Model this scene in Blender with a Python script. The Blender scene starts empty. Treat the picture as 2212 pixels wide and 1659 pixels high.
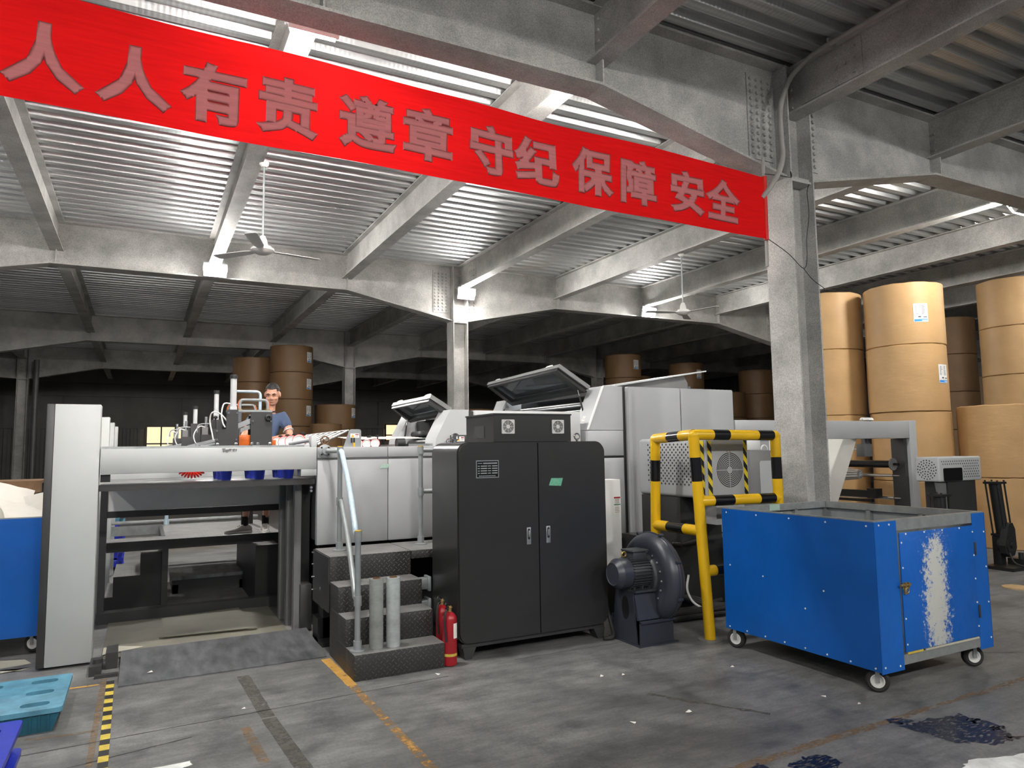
import bpy, bmesh, math, random
from mathutils import Vector, Matrix
random.seed(7)
PI = math.pi
SC = bpy.context.scene
COL = SC.collection

# ------------------------------------------------------------------ camera, world, exposure
CAM_H = 1.62
PITCH, ROLL, YAW = 0.0912280751, -0.0141487510, 0.479719142
def _cam_matrix():
    base = Matrix(((1, 0, 0), (0, 0, -1), (0, 1, 0)))
    cy, sy = math.cos(YAW), math.sin(YAW); cp, sp = math.cos(PITCH), math.sin(PITCH); cr, sr = math.cos(ROLL), math.sin(ROLL)
    Ry = Matrix(((cy, -sy, 0), (sy, cy, 0), (0, 0, 1)))
    Rp = Matrix(((1, 0, 0), (0, cp, sp), (0, -sp, cp)))
    Rr = Matrix(((cr, -sr, 0), (sr, cr, 0), (0, 0, 1)))
    return Rr @ Rp @ base @ Ry
_M = _cam_matrix()
_r, _d, _f = Vector(_M[0]), Vector(_M[1]), Vector(_M[2])
cd = bpy.data.cameras.new('camera'); cam = bpy.data.objects.new('camera', cd); COL.objects.link(cam)
cd.sensor_width = 36.0; cd.lens = 1534.0 / 2212 * 36.0; cd.clip_start = 0.05; cd.clip_end = 200
up, bk = -_d, -_f
cam.matrix_world = Matrix(((_r.x, up.x, bk.x, 0), (_r.y, up.y, bk.y, 0), (_r.z, up.z, bk.z, CAM_H), (0, 0, 0, 1)))
SC.camera = cam
w = bpy.data.worlds.new('world'); SC.world = w; w.use_nodes = True
w.node_tree.nodes['Background'].inputs[0].default_value = (0.9, 0.95, 1.0, 1)
w.node_tree.nodes['Background'].inputs[1].default_value = 0.06
SC.view_settings.view_transform = 'Standard'; SC.view_settings.look = 'None'
SC.view_settings.exposure = 1.8; SC.view_settings.gamma = 1.0; SC.view_settings.use_curve_mapping = False
LAMP_POWER = 230.0        # radiance of a floodlight's lens

# ------------------------------------------------------------------ materials
MATS = {}
def _nt(name):
    m = bpy.data.materials.new(name); m.use_nodes = True
    nt = m.node_tree; b = nt.nodes['Principled BSDF']
    MATS[name] = m
    return m, nt, b
def N(nt, t, **kw):
    n = nt.nodes.new(t)
    for k, v in kw.items():
        if k.startswith('i_'):
            key = k[2:]
            n.inputs[int(key) if key.isdigit() else key].default_value = v
        else: setattr(n, k, v)
    return n
def sc(c, f): return (min(1, c[0]*f), min(1, c[1]*f), min(1, c[2]*f), 1)
def ramp(nt, src, stops):
    r = N(nt, 'ShaderNodeValToRGB'); nt.links.new(src, r.inputs[0])
    e = r.color_ramp.elements
    while len(e) < len(stops): e.new(.5)
    for q, (p, c) in zip(e, stops): q.position = p; q.color = c
    return r
def noise(nt, scale, detail=4, vec=None, rough=.55):
    n = N(nt, 'ShaderNodeTexNoise'); n.inputs['Scale'].default_value = scale; n.inputs['Detail'].default_value = detail; n.inputs['Roughness'].default_value = rough
    if vec is not None: nt.links.new(vec, n.inputs['Vector'])
    return n
def coords(nt, scale=(1, 1, 1)):
    t = N(nt, 'ShaderNodeTexCoord'); mp = N(nt, 'ShaderNodeMapping'); mp.inputs['Scale'].default_value = scale
    nt.links.new(t.outputs['Object'], mp.inputs['Vector']); return mp.outputs[0]
def mat(name, col, rough=.5, metal=0., var=.08, vs=5., stretch=(1, 1, 1), bump=0., bs=60., coat=0., spec=None):
    m, nt, b = _nt(name)
    v = coords(nt, stretch)
    n = noise(nt, vs, 5, v)
    r = ramp(nt, n.outputs['Fac'], [(.3, sc(col, 1-var)), (.7, sc(col, 1+var))])
    nt.links.new(r.outputs[0], b.inputs['Base Color'])
    b.inputs['Roughness'].default_value = rough; b.inputs['Metallic'].default_value = metal
    if spec is not None: b.inputs['Specular IOR Level'].default_value = spec
    if coat: b.inputs['Coat Weight'].default_value = coat
    if bump:
        nb = noise(nt, bs, 3, v); bp = N(nt, 'ShaderNodeBump'); bp.inputs['Strength'].default_value = bump; bp.inputs['Distance'].default_value = .01
        nt.links.new(nb.outputs['Fac'], bp.inputs['Height']); nt.links.new(bp.outputs[0], b.inputs['Normal'])
    return m
def emis(name, col, s):
    m, nt, b = _nt(name); b.inputs['Base Color'].default_value = (*col, 1)
    b.inputs['Emission Color'].default_value = (*col, 1); b.inputs['Emission Strength'].default_value = s
    return m

def _dusty():
    m, nt, b = _nt('dusty_steel'); v = coords(nt)
    n1 = noise(nt, 1.6, 8, v, .65); n2 = noise(nt, 90, 4, v, .7)
    r1 = ramp(nt, n1.outputs['Fac'], [(.38, (.375, .372, .36, 1)), (.62, (.585, .575, .56, 1))])
    r2 = ramp(nt, n2.outputs['Fac'], [(.40, (.70, .70, .685, 1)), (.58, (1.05, 1.045, 1.03, 1))])
    mx = N(nt, 'ShaderNodeMix', data_type='RGBA', blend_type='MULTIPLY'); mx.inputs[0].default_value = 1
    nt.links.new(r1.outputs[0], mx.inputs[6]); nt.links.new(r2.outputs[0], mx.inputs[7]); nt.links.new(mx.outputs[2], b.inputs['Base Color'])
    b.inputs['Roughness'].default_value = .62
    bp = N(nt, 'ShaderNodeBump'); bp.inputs['Strength'].default_value = .25; bp.inputs['Distance'].default_value = .004
    nt.links.new(n2.outputs['Fac'], bp.inputs['Height']); nt.links.new(bp.outputs[0], b.inputs['Normal'])
_dusty()
def _deck():
    m, nt, b = _nt('galvanised_deck'); v = coords(nt, (.25, 22, 4)); v2 = coords(nt)
    n1 = noise(nt, 1.0, 5, v); n2 = noise(nt, 26, 4, v2)
    r1 = ramp(nt, n1.outputs['Fac'], [(.3, (.40, .41, .42, 1)), (.7, (.74, .75, .74, 1))])
    nt.links.new(r1.outputs[0], b.inputs['Base Color'])
    r2 = ramp(nt, n2.outputs['Fac'], [(.3, (.34, .34, .34, 1)), (.7, (.5, .5, .5, 1))])
    nt.links.new(r2.outputs[0], b.inputs['Roughness']); b.inputs['Metallic'].default_value = .85
    # rows of embossed dots along the ribs
    w = N(nt, 'ShaderNodeTexWave', wave_type='BANDS', bands_direction='X'); w.inputs['Scale'].default_value = 6.5; nt.links.new(v2, w.inputs['Vector'])
    bp = N(nt, 'ShaderNodeBump'); bp.inputs['Strength'].default_value = .12; bp.inputs['Distance'].default_value = .01
    ad = N(nt, 'ShaderNodeMath', operation='ADD'); nt.links.new(w.outputs['Fac'], ad.inputs[0]); nt.links.new(n2.outputs['Fac'], ad.inputs[1])
    nt.links.new(ad.outputs[0], bp.inputs['Height']); nt.links.new(bp.outputs[0], b.inputs['Normal'])
_deck()
def _floor():
    m, nt, b = _nt('concrete_floor'); v = coords(nt, (.6, 2.2, 1)); v2 = coords(nt)
    n1 = noise(nt, .9, 8, v, .68); n2 = noise(nt, 3.2, 9, v2, .75); n3 = noise(nt, 60, 3, v2, .6)
    r1 = ramp(nt, n1.outputs['Fac'], [(.33, (.098, .098, .098, 1)), (.5, (.155, .154, .153, 1)), (.68, (.22, .219, .218, 1))])
    r2 = ramp(nt, n2.outputs['Fac'], [(.34, (.5, .5, .51, 1)), (.52, (1, 1, 1, 1)), (.68, (1.25, 1.24, 1.23, 1))])
    r3 = ramp(nt, n3.outputs['Fac'], [(.35, (.86, .86, .86, 1)), (.65, (1.08, 1.08, 1.08, 1))])
    mx = N(nt, 'ShaderNodeMix', data_type='RGBA', blend_type='MULTIPLY'); mx.inputs[0].default_value = 1
    nt.links.new(r1.outputs[0], mx.inputs[6]); nt.links.new(r2.outputs[0], mx.inputs[7])
    n5 = noise(nt, 11, 8, coords(nt, (.35, 1.6, 1)), .8); r5 = ramp(nt, n5.outputs['Fac'], [(.32, (.74, .74, .75, 1)), (.5, (1, 1, 1, 1)), (.72, (1.22, 1.22, 1.21, 1))])
    m0 = N(nt, 'ShaderNodeMix', data_type='RGBA', blend_type='MULTIPLY'); m0.inputs[0].default_value = 1
    nt.links.new(mx.outputs[2], m0.inputs[6]); nt.links.new(r5.outputs[0], m0.inputs[7]); mx = m0
    m2 = N(nt, 'ShaderNodeMix', data_type='RGBA', blend_type='MULTIPLY'); m2.inputs[0].default_value = 1
    nt.links.new(mx.outputs[2], m2.inputs[6]); nt.links.new(r3.outputs[0], m2.inputs[7]); nt.links.new(m2.outputs[2], b.inputs['Base Color'])
    rr = ramp(nt, n2.outputs['Fac'], [(.3, (.42, .42, .42, 1)), (.7, (.62, .62, .62, 1))]); nt.links.new(rr.outputs[0], b.inputs['Roughness'])
    bp = N(nt, 'ShaderNodeBump'); bp.inputs['Strength'].default_value = .1; bp.inputs['Distance'].default_value = .004
    nt.links.new(n3.outputs['Fac'], bp.inputs['Height']); nt.links.new(bp.outputs[0], b.inputs['Normal'])
_floor()
def _chequer():
    """dark steel plate with raised lozenges in alternating directions, laid on by the face's own normal"""
    m, nt, b = _nt('chequer_plate'); L = nt.links
    g = N(nt, 'ShaderNodeNewGeometry'); t = N(nt, 'ShaderNodeTexCoord')
    sp = N(nt, 'ShaderNodeSeparateXYZ'); L.new(t.outputs['Object'], sp.inputs[0])
    sn = N(nt, 'ShaderNodeSeparateXYZ'); L.new(g.outputs['True Normal'], sn.inputs[0])
    def mth(op, a, c=None, d=None):
        n = N(nt, 'ShaderNodeMath', operation=op)
        for i, q in enumerate((a, c, d)):
            if q is None: continue
            if isinstance(q, (int, float)): n.inputs[i].default_value = q
            else: L.new(q, n.inputs[i])
        return n.outputs[0]
    fx = mth('GREATER_THAN', mth('ABSOLUTE', sn.outputs[0]), .6); fz = mth('GREATER_THAN', mth('ABSOLUTE', sn.outputs[2]), .6)
    u = mth('ADD', mth('MULTIPLY', sp.outputs[0], mth('SUBTRACT', 1., fx)), mth('MULTIPLY', sp.outputs[1], fx))
    vv = mth('ADD', mth('MULTIPLY', sp.outputs[2], mth('SUBTRACT', 1., fz)), mth('MULTIPLY', sp.outputs[1], fz))
    S = .7071/.030
    a = mth('MULTIPLY', mth('ADD', u, vv), S); c = mth('MULTIPLY', mth('SUBTRACT', vv, u), S)
    par = mth('FRACT', mth('MULTIPLY', mth('ADD', mth('FLOOR', a), mth('FLOOR', c)), .5)); odd = mth('GREATER_THAN', par, .25)
    fa = mth('SUBTRACT', mth('FRACT', a), .5); fc = mth('SUBTRACT', mth('FRACT', c), .5)
    def loz(p, q): return mth('MAXIMUM', mth('SUBTRACT', 1., mth('ADD', mth('POWER', mth('MULTIPLY', p, 2.1), 2.), mth('POWER', mth('MULTIPLY', q, 7.5), 2.))), 0.)
    h = mth('ADD', mth('MULTIPLY', loz(fa, fc), mth('SUBTRACT', 1., odd)), mth('MULTIPLY', loz(fc, fa), odd))
    bp = N(nt, 'ShaderNodeBump'); bp.inputs['Strength'].default_value = .9; bp.inputs['Distance'].default_value = .006
    L.new(h, bp.inputs['Height']); L.new(bp.outputs[0], b.inputs['Normal'])
    n = noise(nt, 6, 5, t.outputs['Object'])
    ad = mth('MULTIPLY', h, n.outputs['Fac'])
    # dusty treads: fine settled dust on the faces that look up
    r = ramp(nt, ad, [(0, (.034, .033, .032, 1)), (.5, (.12, .118, .114, 1))])  # raised bars lighter: worn bright steel, with their highlight put into the colour
    mx = N(nt, 'ShaderNodeMix', data_type='RGBA'); L.new(mth('MULTIPLY', fz, mth('ADD', .35, mth('MULTIPLY', n.outputs['Fac'], .7))), mx.inputs[0]); L.new(r.outputs[0], mx.inputs[6]); mx.inputs[7].default_value = (.26, .255, .25, 1)
    L.new(mx.outputs[2], b.inputs['Base Color']); b.inputs['Roughness'].default_value = .48; b.inputs['Metallic'].default_value = .15
_chequer()
def _stripes():
    m, nt, b = _nt('hazard_stripes'); L = nt.links; t = N(nt, 'ShaderNodeTexCoord'); sp = N(nt, 'ShaderNodeSeparateXYZ'); L.new(t.outputs['Object'], sp.inputs[0])
    a = N(nt, 'ShaderNodeMath', operation='MULTIPLY_ADD'); L.new(sp.outputs[0], a.inputs[0]); a.inputs[1].default_value = 1.25; L.new(sp.outputs[2], a.inputs[2])
    a2 = N(nt, 'ShaderNodeMath', operation='SUBTRACT'); L.new(a.outputs[0], a2.inputs[0]); L.new(sp.outputs[1], a2.inputs[1])
    c = N(nt, 'ShaderNodeMath', operation='MULTIPLY'); L.new(a2.outputs[0], c.inputs[0]); c.inputs[1].default_value = 8.2
    f = N(nt, 'ShaderNodeMath', operation='FRACT'); L.new(c.outputs[0], f.inputs[0])
    r = ramp(nt, f.outputs[0], [(0, (.72, .55, .02, 1)), (.5, (.012, .012, .012, 1))]); r.color_ramp.interpolation = 'CONSTANT'
    L.new(r.outputs[0], b.inputs['Base Color']); b.inputs['Roughness'].default_value = .35
_stripes()
def _scratched(name, col, under, lo, hi, centre=None, half=None):
    m, nt, b = _nt(name); L = nt.links; v = coords(nt); vs = coords(nt, (1, 1, .55))
    n = noise(nt, 34, 8, v, .78); n0 = noise(nt, 2.0, 4, v); n4 = noise(nt, 5, 3, vs)
    base = ramp(nt, n0.outputs['Fac'], [(.3, sc(col, .88)), (.7, sc(col, 1.1))])
    t = N(nt, 'ShaderNodeTexCoord'); sp = N(nt, 'ShaderNodeSeparateXYZ'); L.new(t.outputs['Object'], sp.inputs[0])
    if centre is None:
        k = n4.outputs['Fac']; fade = None
    def mth(op, a, c, d=None):
        q = N(nt, 'ShaderNodeMath', operation=op)
        for i, s in enumerate((a, c, d)):
            if s is None: continue
            if isinstance(s, (int, float)): q.inputs[i].default_value = s
            else: L.new(s, q.inputs[i])
        return q.outputs[0]
    if centre is not None:
        dx = mth('ABSOLUTE', mth('SUBTRACT', sp.outputs[0], mth('MULTIPLY_ADD', n4.outputs['Fac'], .08, centre[0]-.04)), 0)
        dz = mth('ABSOLUTE', mth('SUBTRACT', sp.outputs[2], centre[1]), 0)
        fx = mth('SUBTRACT', 1., mth('DIVIDE', dx, half[0])); fz = mth('SUBTRACT', 1., mth('POWER', mth('DIVIDE', dz, half[1]), 3.))
        fx = mth('MAXIMUM', fx, -.6); fz = mth('MAXIMUM', fz, 0.)
        k = mth('MULTIPLY_ADD', mth('MULTIPLY', fx, fz), .34, mth('MULTIPLY', n.outputs['Fac'], 1.))
    else:
        k = mth('MULTIPLY_ADD', n4.outputs['Fac'], .25, mth('MULTIPLY', n.outputs['Fac'], .85))
    f = ramp(nt, k, [(lo, (0, 0, 0, 1)), (hi, (1, 1, 1, 1))])
    mx = N(nt, 'ShaderNodeMix', data_type='RGBA'); L.new(f.outputs[0], mx.inputs[0]); L.new(base.outputs[0], mx.inputs[6]); mx.inputs[7].default_value = (*under, 1)
    L.new(mx.outputs[2], b.inputs['Base Color']); b.inputs['Roughness'].default_value = .34
    nb = noise(nt, 3.5, 3, v); bp = N(nt, 'ShaderNodeBump'); bp.inputs['Strength'].default_value = .35; bp.inputs['Distance'].default_value = .03
    L.new(nb.outputs['Fac'], bp.inputs['Height']); L.new(bp.outputs[0], b.inputs['Normal'])
_scratched('blue_sheet', (.002, .098, .42), (.45, .5, .55), .80, .86)
_scratched('blue_door_sheet', (.002, .10, .44), (.50, .51, .48), .60, .69, (.60, .58), (.19, .47))
def _kraft(name, col):
    m, nt, b = _nt(name); L = nt.links; v = coords(nt, (1, 1, 3.2)); v2 = coords(nt)
    n = noise(nt, 2.2, 6, v2); r = ramp(nt, n.outputs['Fac'], [(.3, sc(col, .9)), (.7, sc(col, 1.08))]); L.new(r.outputs[0], b.inputs['Base Color'])
    b.inputs['Roughness'].default_value = .5; b.inputs['Specular IOR Level'].default_value = .35
    n2 = noise(nt, 2.6, 4, v, .6); bp = N(nt, 'ShaderNodeBump'); bp.inputs['Strength'].default_value = .2; bp.inputs['Distance'].default_value = .03
    L.new(n2.outputs['Fac'], bp.inputs['Height']); L.new(bp.outputs[0], b.inputs['Normal'])
_kraft('kraft_paper', (.43, .265, .12)); _kraft('shaded_kraft', (.20, .115, .055))  # second tone: same kraft with the dim back hall's shade in its colour
def _cloth(name, col, trans):
    m, nt, b = _nt(name); L = nt.links; out = nt.nodes['Material Output']
    v = coords(nt, (1, 1, 14)); n = noise(nt, 3, 4, v); r = ramp(nt, n.outputs['Fac'], [(.3, sc(col, .9)), (.7, sc(col, 1.08))])
    L.new(r.outputs[0], b.inputs['Base Color']); b.inputs['Roughness'].default_value = .85; b.inputs['Specular IOR Level'].default_value = .08
    tr = N(nt, 'ShaderNodeBsdfTranslucent'); L.new(r.outputs[0], tr.inputs[0])
    mx = N(nt, 'ShaderNodeMixShader'); mx.inputs[0].default_value = trans
    L.new(b.outputs[0], mx.inputs[1]); L.new(tr.outputs[0], mx.inputs[2]); L.new(mx.outputs[0], out.inputs[0])
_cloth('banner_cloth', (.66, .008, .009), .36); _cloth('banner_print', (.66, .25, .255), .30)
def _film(name, col):
    m, nt, b = _nt(name); b.inputs['Roughness'].default_value = .2
    b.inputs['Transmission Weight'].default_value = .15; b.inputs['Coat Weight'].default_value = .5
    v = coords(nt, (1, 1, 8)); n = noise(nt, 9, 4, v); n2 = noise(nt, 5, 6, coords(nt, (1, 1, 1.6)), .7); r = ramp(nt, n2.outputs['Fac'], [(.3, sc(col, .72)), (.7, sc(col, 1.2))]); nt.links.new(r.outputs[0], b.inputs['Base Color']); bp = N(nt, 'ShaderNodeBump'); bp.inputs['Strength'].default_value = .3; bp.inputs['Distance'].default_value = .006
    nt.links.new(n.outputs['Fac'], bp.inputs['Height']); nt.links.new(bp.outputs[0], b.inputs['Normal'])
_film('stretch_film', (.46, .50, .50)); _film('grey_film', (.32, .335, .32))
def _smoke():
    m, nt, b = _nt('smoked_glass'); b.inputs['Base Color'].default_value = (.20, .22, .235, 1); b.inputs['Roughness'].default_value = .05
    b.inputs['Transmission Weight'].default_value = .7; b.inputs['IOR'].default_value = 1.2
_smoke()
mat('machine_grey', (.36, .375, .385), .38, 0, .05, 3, bump=.05, bs=120)
mat('machine_light', (.47, .485, .49), .4, 0, .04, 3)
mat('panel_grey', (.41, .43, .425), .4, 0, .04, 2, bump=.04, bs=90)
mat('mid_grey', (.15, .153, .153), .45, 0, .12, 4)
mat('dark_grey', (.034, .034, .035), .4, 0, .08, 4)
mat('cabinet_black', (.023, .023, .0235), .3, 0, .06, 5, bump=.05, bs=300)
mat('black_paint', (.012, .012, .013), .45, 0, .1, 6)
mat('black_gloss', (.008, .008, .009), .15)
mat('steel', (.56, .57, .58), .28, 1., .08, 10)
mat('chrome', (.75, .76, .77), .14, 1., .03, 10)
mat('galvanised', (.34, .36, .36), .42, .6, .15, 14)
mat('pipe_grey', (.30, .325, .33), .38, .35, .08, 10)
mat('pipe_blue', (.44, .56, .64), .4, .1, .12, 30)
mat('rail_yellow', (.72, .43, .008), .27, 0, .08, 3)
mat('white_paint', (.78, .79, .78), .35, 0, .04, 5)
mat('white_plastic', (.74, .74, .72), .4, 0, .04, 5)
mat('paper_white', (.82, .80, .75), .7, 0, .05, 3, bump=.1, bs=4)
mat('card', (.145, .138, .105), .75, 0, .14, 2.5, bump=.12, bs=6)
mat('card_pale', (.40, .385, .31), .75, 0, .12, 2.5)
mat('wood', (.50, .33, .16), .65, 0, .2, 3, (1, 12, 12))
mat('orange', (.58, .12, .01), .35, 0, .08, 4)
mat('orange_wood', (.55, .26, .04), .55, 0, .2, 6)
mat('red_paint', (.33, .01, .018), .3, 0, .1, 8)
mat('red_plastic', (.7, .02, .012), .35)
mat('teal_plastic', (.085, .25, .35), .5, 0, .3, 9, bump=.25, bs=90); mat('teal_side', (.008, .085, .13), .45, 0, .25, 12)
mat('blue_plastic', (.015, .03, .42), .33, 0, .14, 10, bump=.1, bs=40)
mat('cup_blue', (.012, .03, .34), .35)
mat('rubber', (.017, .017, .017), .7, 0, .2, 20)
mat('blower_slate', (.034, .038, .052), .36, 0, .1, 5, bump=.05, bs=60)
mat('motor_slate', (.04, .045, .05), .4, 0, .1, 5)
mat('ramp_steel', (.15, .155, .165), .42, .4, .42, 4, (3, 1, 1), bump=.08, bs=30)
mat('brass', (.42, .30, .12), .35, .8, .15, 20)
mat('rust_brown', (.16, .085, .04), .7, 0, .25, 6)
mat('tape_black', (.022, .021, .02), .5, 0, .2, 14)
mat('crack', (.05, .048, .046), .7, 0, .2, 8)
mat('green_tape', (.16, .46, .31), .4, 0, .2, 60)
mat('green_tape_pale', (.36, .50, .43), .45, 0, .12, 60)
mat('skin', (.52, .27, .18), .5, 0, .08, 12)
mat('shirt', (.05, .078, .145), .8, 0, .12, 9, bump=.25, bs=16)
mat('shirt_trim', (.55, .55, .58), .8)
mat('hair', (.012, .011, .011), .6, 0, .2, 40, bump=.5, bs=120)
mat('shorts', (.03, .032, .04), .8)
mat('sock', (.012, .012, .014), .9)
mat('shoe', (.40, .385, .36), .6, 0, .1, 14)
mat('lip', (.30, .10, .08), .5); mat('eye_dark', (.02, .015, .012), .4)
mat('wall_dark', (.19, .185, .175), .65, 0, .15, 1.2)
mat('wall_steel', (.16, .165, .17), .5, .3, .15, 2)
mat('label_blue', (.02, .22, .62), .5); mat('label_ink', (.05, .05, .055), .6)
mat('label_yellow', (.8, .42, .01), .5); mat('label_red', (.35, .01, .02), .5); mat('label_green', (.02, .22, .12), .5)
mat('fan_white', (.62, .62, .60), .4); mat('conduit_grey', (.33, .32, .30), .6, 0, .12, 8)
def worn(name, col, lo, hi, scale, stretch=(1, 1, 1), rough=.6):
    """paint worn through to the floor under it in ragged patches"""
    m = mat(name, col, rough, 0, .25, 9); nt = m.node_tree; L = nt.links; b = nt.nodes['Principled BSDF']; out = nt.nodes['Material Output']
    n = noise(nt, scale, 8, coords(nt, stretch), .72); f = ramp(nt, n.outputs['Fac'], [(lo, (0, 0, 0, 1)), (hi, (1, 1, 1, 1))])
    tr = N(nt, 'ShaderNodeBsdfTransparent'); mx = N(nt, 'ShaderNodeMixShader')
    L.new(f.outputs[0], mx.inputs[0]); L.new(tr.outputs[0], mx.inputs[1]); L.new(b.outputs[0], mx.inputs[2]); L.new(mx.outputs[0], out.inputs[0])
worn('yellow_line', (.50, .275, .06), .30, .42, 16); worn('rubbed_yellow', (.40, .22, .06), .40, .62, 18)
worn('faded_line', (.25, .155, .07), .40, .66, 14, (1, 2, 1)); worn('ghost_line', (.085, .08, .07), .34, .52, 14)
worn('ink', (.006, .006, .016), .44, .50, 9, (2.2, 7, 1), .28); worn('tape_yellow', (.55, .42, .06), .30, .40, 40); worn('white_marking', (.70, .72, .70), .28, .36, 14)
emis('lamp_lens', (1.0, .975, .93), LAMP_POWER); emis('dim_added_lens', (1.0, .97, .92), LAMP_POWER*.3); emis('faint_added_lens', (1.0, .97, .92), LAMP_POWER*.13); emis('half_lamp_lens', (1.0, .97, .92), LAMP_POWER*.6)
emis('office_glow', (1.0, .78, .46), .34); emis('screen_blue', (.1, .5, 1.0), 1.6)

# ------------------------------------------------------------------ mesh builder
class MB:
    def __init__(s): s.bm = bmesh.new(); s.mi = 0
    def _v(s, pts): return [s.bm.verts.new(p) for p in pts]
    def _f(s, vs):
        try: f = s.bm.faces.new(vs); f.material_index = s.mi; return f
        except ValueError: return None
    def mat(s, i): s.mi = i; return s
    def box(s, x0, x1, y0, y1, z0, z1, bev=0, seg=2):
        x0, x1 = sorted((x0, x1)); y0, y1 = sorted((y0, y1)); z0, z1 = sorted((z0, z1))
        v = s._v([(x0,y0,z0),(x1,y0,z0),(x1,y1,z0),(x0,y1,z0),(x0,y0,z1),(x1,y0,z1),(x1,y1,z1),(x0,y1,z1)])
        fs = [s._f([v[i] for i in q]) for q in ((3,2,1,0),(4,5,6,7),(0,1,5,4),(1,2,6,5),(2,3,7,6),(3,0,4,7))]
        if bev:
            es = {e for f in fs for e in f.edges}
            r = bmesh.ops.bevel(s.bm, geom=list(es), offset=bev, segments=seg, affect='EDGES', profile=.5)
            for f in r['faces']: f.material_index = s.mi
        return s
    def obox(s, c, ax, ay, az):
        """box round centre c with half-axis vectors"""
        c, ax, ay, az = map(Vector, (c, ax, ay, az))
        v = s._v([c+ax*i+ay*j+az*k for k in (-1, 1) for i, j in ((-1,-1),(1,-1),(1,1),(-1,1))])
        for q in ((3,2,1,0),(4,5,6,7),(0,1,5,4),(1,2,6,5),(2,3,7,6),(3,0,4,7)): s._f([v[i] for i in q])
        return s
    def prism(s, poly, axis, a, b):
        """poly in the plane across axis: x -> (y,z), y -> (x,z), z -> (x,y)"""
        def P(p, t): return {'x': (t, p[0], p[1]), 'y': (p[0], t, p[1]), 'z': (p[0], p[1], t)}[axis]
        A = s._v([P(p, a) for p in poly]); B = s._v([P(p, b) for p in poly]); n = len(poly)
        s._f(A[::-1]); s._f(B)
        for i in range(n): s._f([A[i], A[(i+1) % n], B[(i+1) % n], B[i]])
        return s
    def cyl(s, p0, p1, r0, r1=None, n=20, caps=True):
        r1 = r0 if r1 is None else r1; p0, p1 = Vector(p0), Vector(p1); d = (p1-p0).normalized()
        u = d.orthogonal().normalized(); v = d.cross(u)
        A = s._v([p0+(u*math.cos(2*PI*i/n)+v*math.sin(2*PI*i/n))*r0 for i in range(n)])
        B = s._v([p1+(u*math.cos(2*PI*i/n)+v*math.sin(2*PI*i/n))*r1 for i in range(n)])
        for i in range(n): s._f([A[i], A[(i+1) % n], B[(i+1) % n], B[i]])
        if caps: s._f(A[::-1]); s._f(B)
        return s
    def lathe(s, prof, c, d=(0, 0, 1), n=32, a0=0, a1=2*PI):
        """profile [(radius, along)] spun round the axis through c along d"""
        c, d = Vector(c), Vector(d).normalized(); u = d.orthogonal().normalized(); v = d.cross(u)
        full = abs(a1-a0-2*PI) < 1e-6; m = n if full else n+1; rings = []
        for r, t in prof:
            if r < 1e-6: rings.append(s._v([c+d*t])*m)
            else: rings.append(s._v([c+d*t+(u*math.cos(a0+(a1-a0)*i/n)+v*math.sin(a0+(a1-a0)*i/n))*r for i in range(m)]))
        for A, B in zip(rings, rings[1:]):
            for i in range(n):
                j = (i+1) % m; q = []
                for x in (A[i], A[j], B[j], B[i]):
                    if x not in q: q.append(x)
                if len(q) > 2: s._f(q)
        return s
    def tube(s, pts, r, n=10, caps=True, closed=False):
        pts = [Vector(p) for p in pts]; rs = r if isinstance(r, (list, tuple)) else [r]*len(pts); rings = []; u = None; m = len(pts)
        for i, p in enumerate(pts):
            if closed: d = pts[(i+1) % m]-pts[i-1]
            else: d = (pts[min(i+1, m-1)]-pts[max(i-1, 0)])
            d.normalize()
            u = d.orthogonal().normalized() if u is None else (u-d*u.dot(d)).normalized()
            v = d.cross(u); rings.append(s._v([p+(u*math.cos(2*PI*k/n)+v*math.sin(2*PI*k/n))*rs[i] for k in range(n)]))
        prs = list(zip(rings, rings[1:])) + ([(rings[-1], rings[0])] if closed else [])
        for A, B in prs:
            for k in range(n): s._f([A[k], A[(k+1) % n], B[(k+1) % n], B[k]])
        if caps and not closed: s._f(rings[0][::-1]); s._f(rings[-1])
        return s
    def sphere(s, c, r, n=12, sq=(1, 1, 1)):
        M_ = Matrix.Translation(c) @ Matrix.Diagonal((r*sq[0], r*sq[1], r*sq[2], 1))
        q = bmesh.ops.create_uvsphere(s.bm, u_segments=n, v_segments=max(6, n*2//3), radius=1, matrix=M_)
        for v in q['verts']:
            for f in v.link_faces: f.material_index = s.mi
        return s
    def quad(s, *p): s._f(s._v(p)); return s
    def plate(s, outer, holes, axis, a, b):
        """plate with through-holes: outlines in the plane across axis"""
        def P(p, t): return Vector({'x': (t, p[0], p[1]), 'y': (p[0], t, p[1]), 'z': (p[0], p[1], t)}[axis])
        tops = []
        for t in (a, b):
            loops = []
            for lp in [outer]+holes:
                vs = s._v([P(p, t) for p in lp]); loops.append(vs)
            es = [s.bm.edges.new((vs[i], vs[(i+1) % len(vs)])) for vs in loops for i in range(len(vs))]
            r = bmesh.ops.triangle_fill(s.bm, use_beauty=True, use_dissolve=False, edges=es)
            for g in r['geom']:
                if isinstance(g, bmesh.types.BMFace): g.material_index = s.mi
            tops.append(loops)
        for A, B in zip(*tops):
            for i in range(len(A)): s._f([A[i], A[(i+1) % len(A)], B[(i+1) % len(A)], B[i]])
        return s
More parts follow.
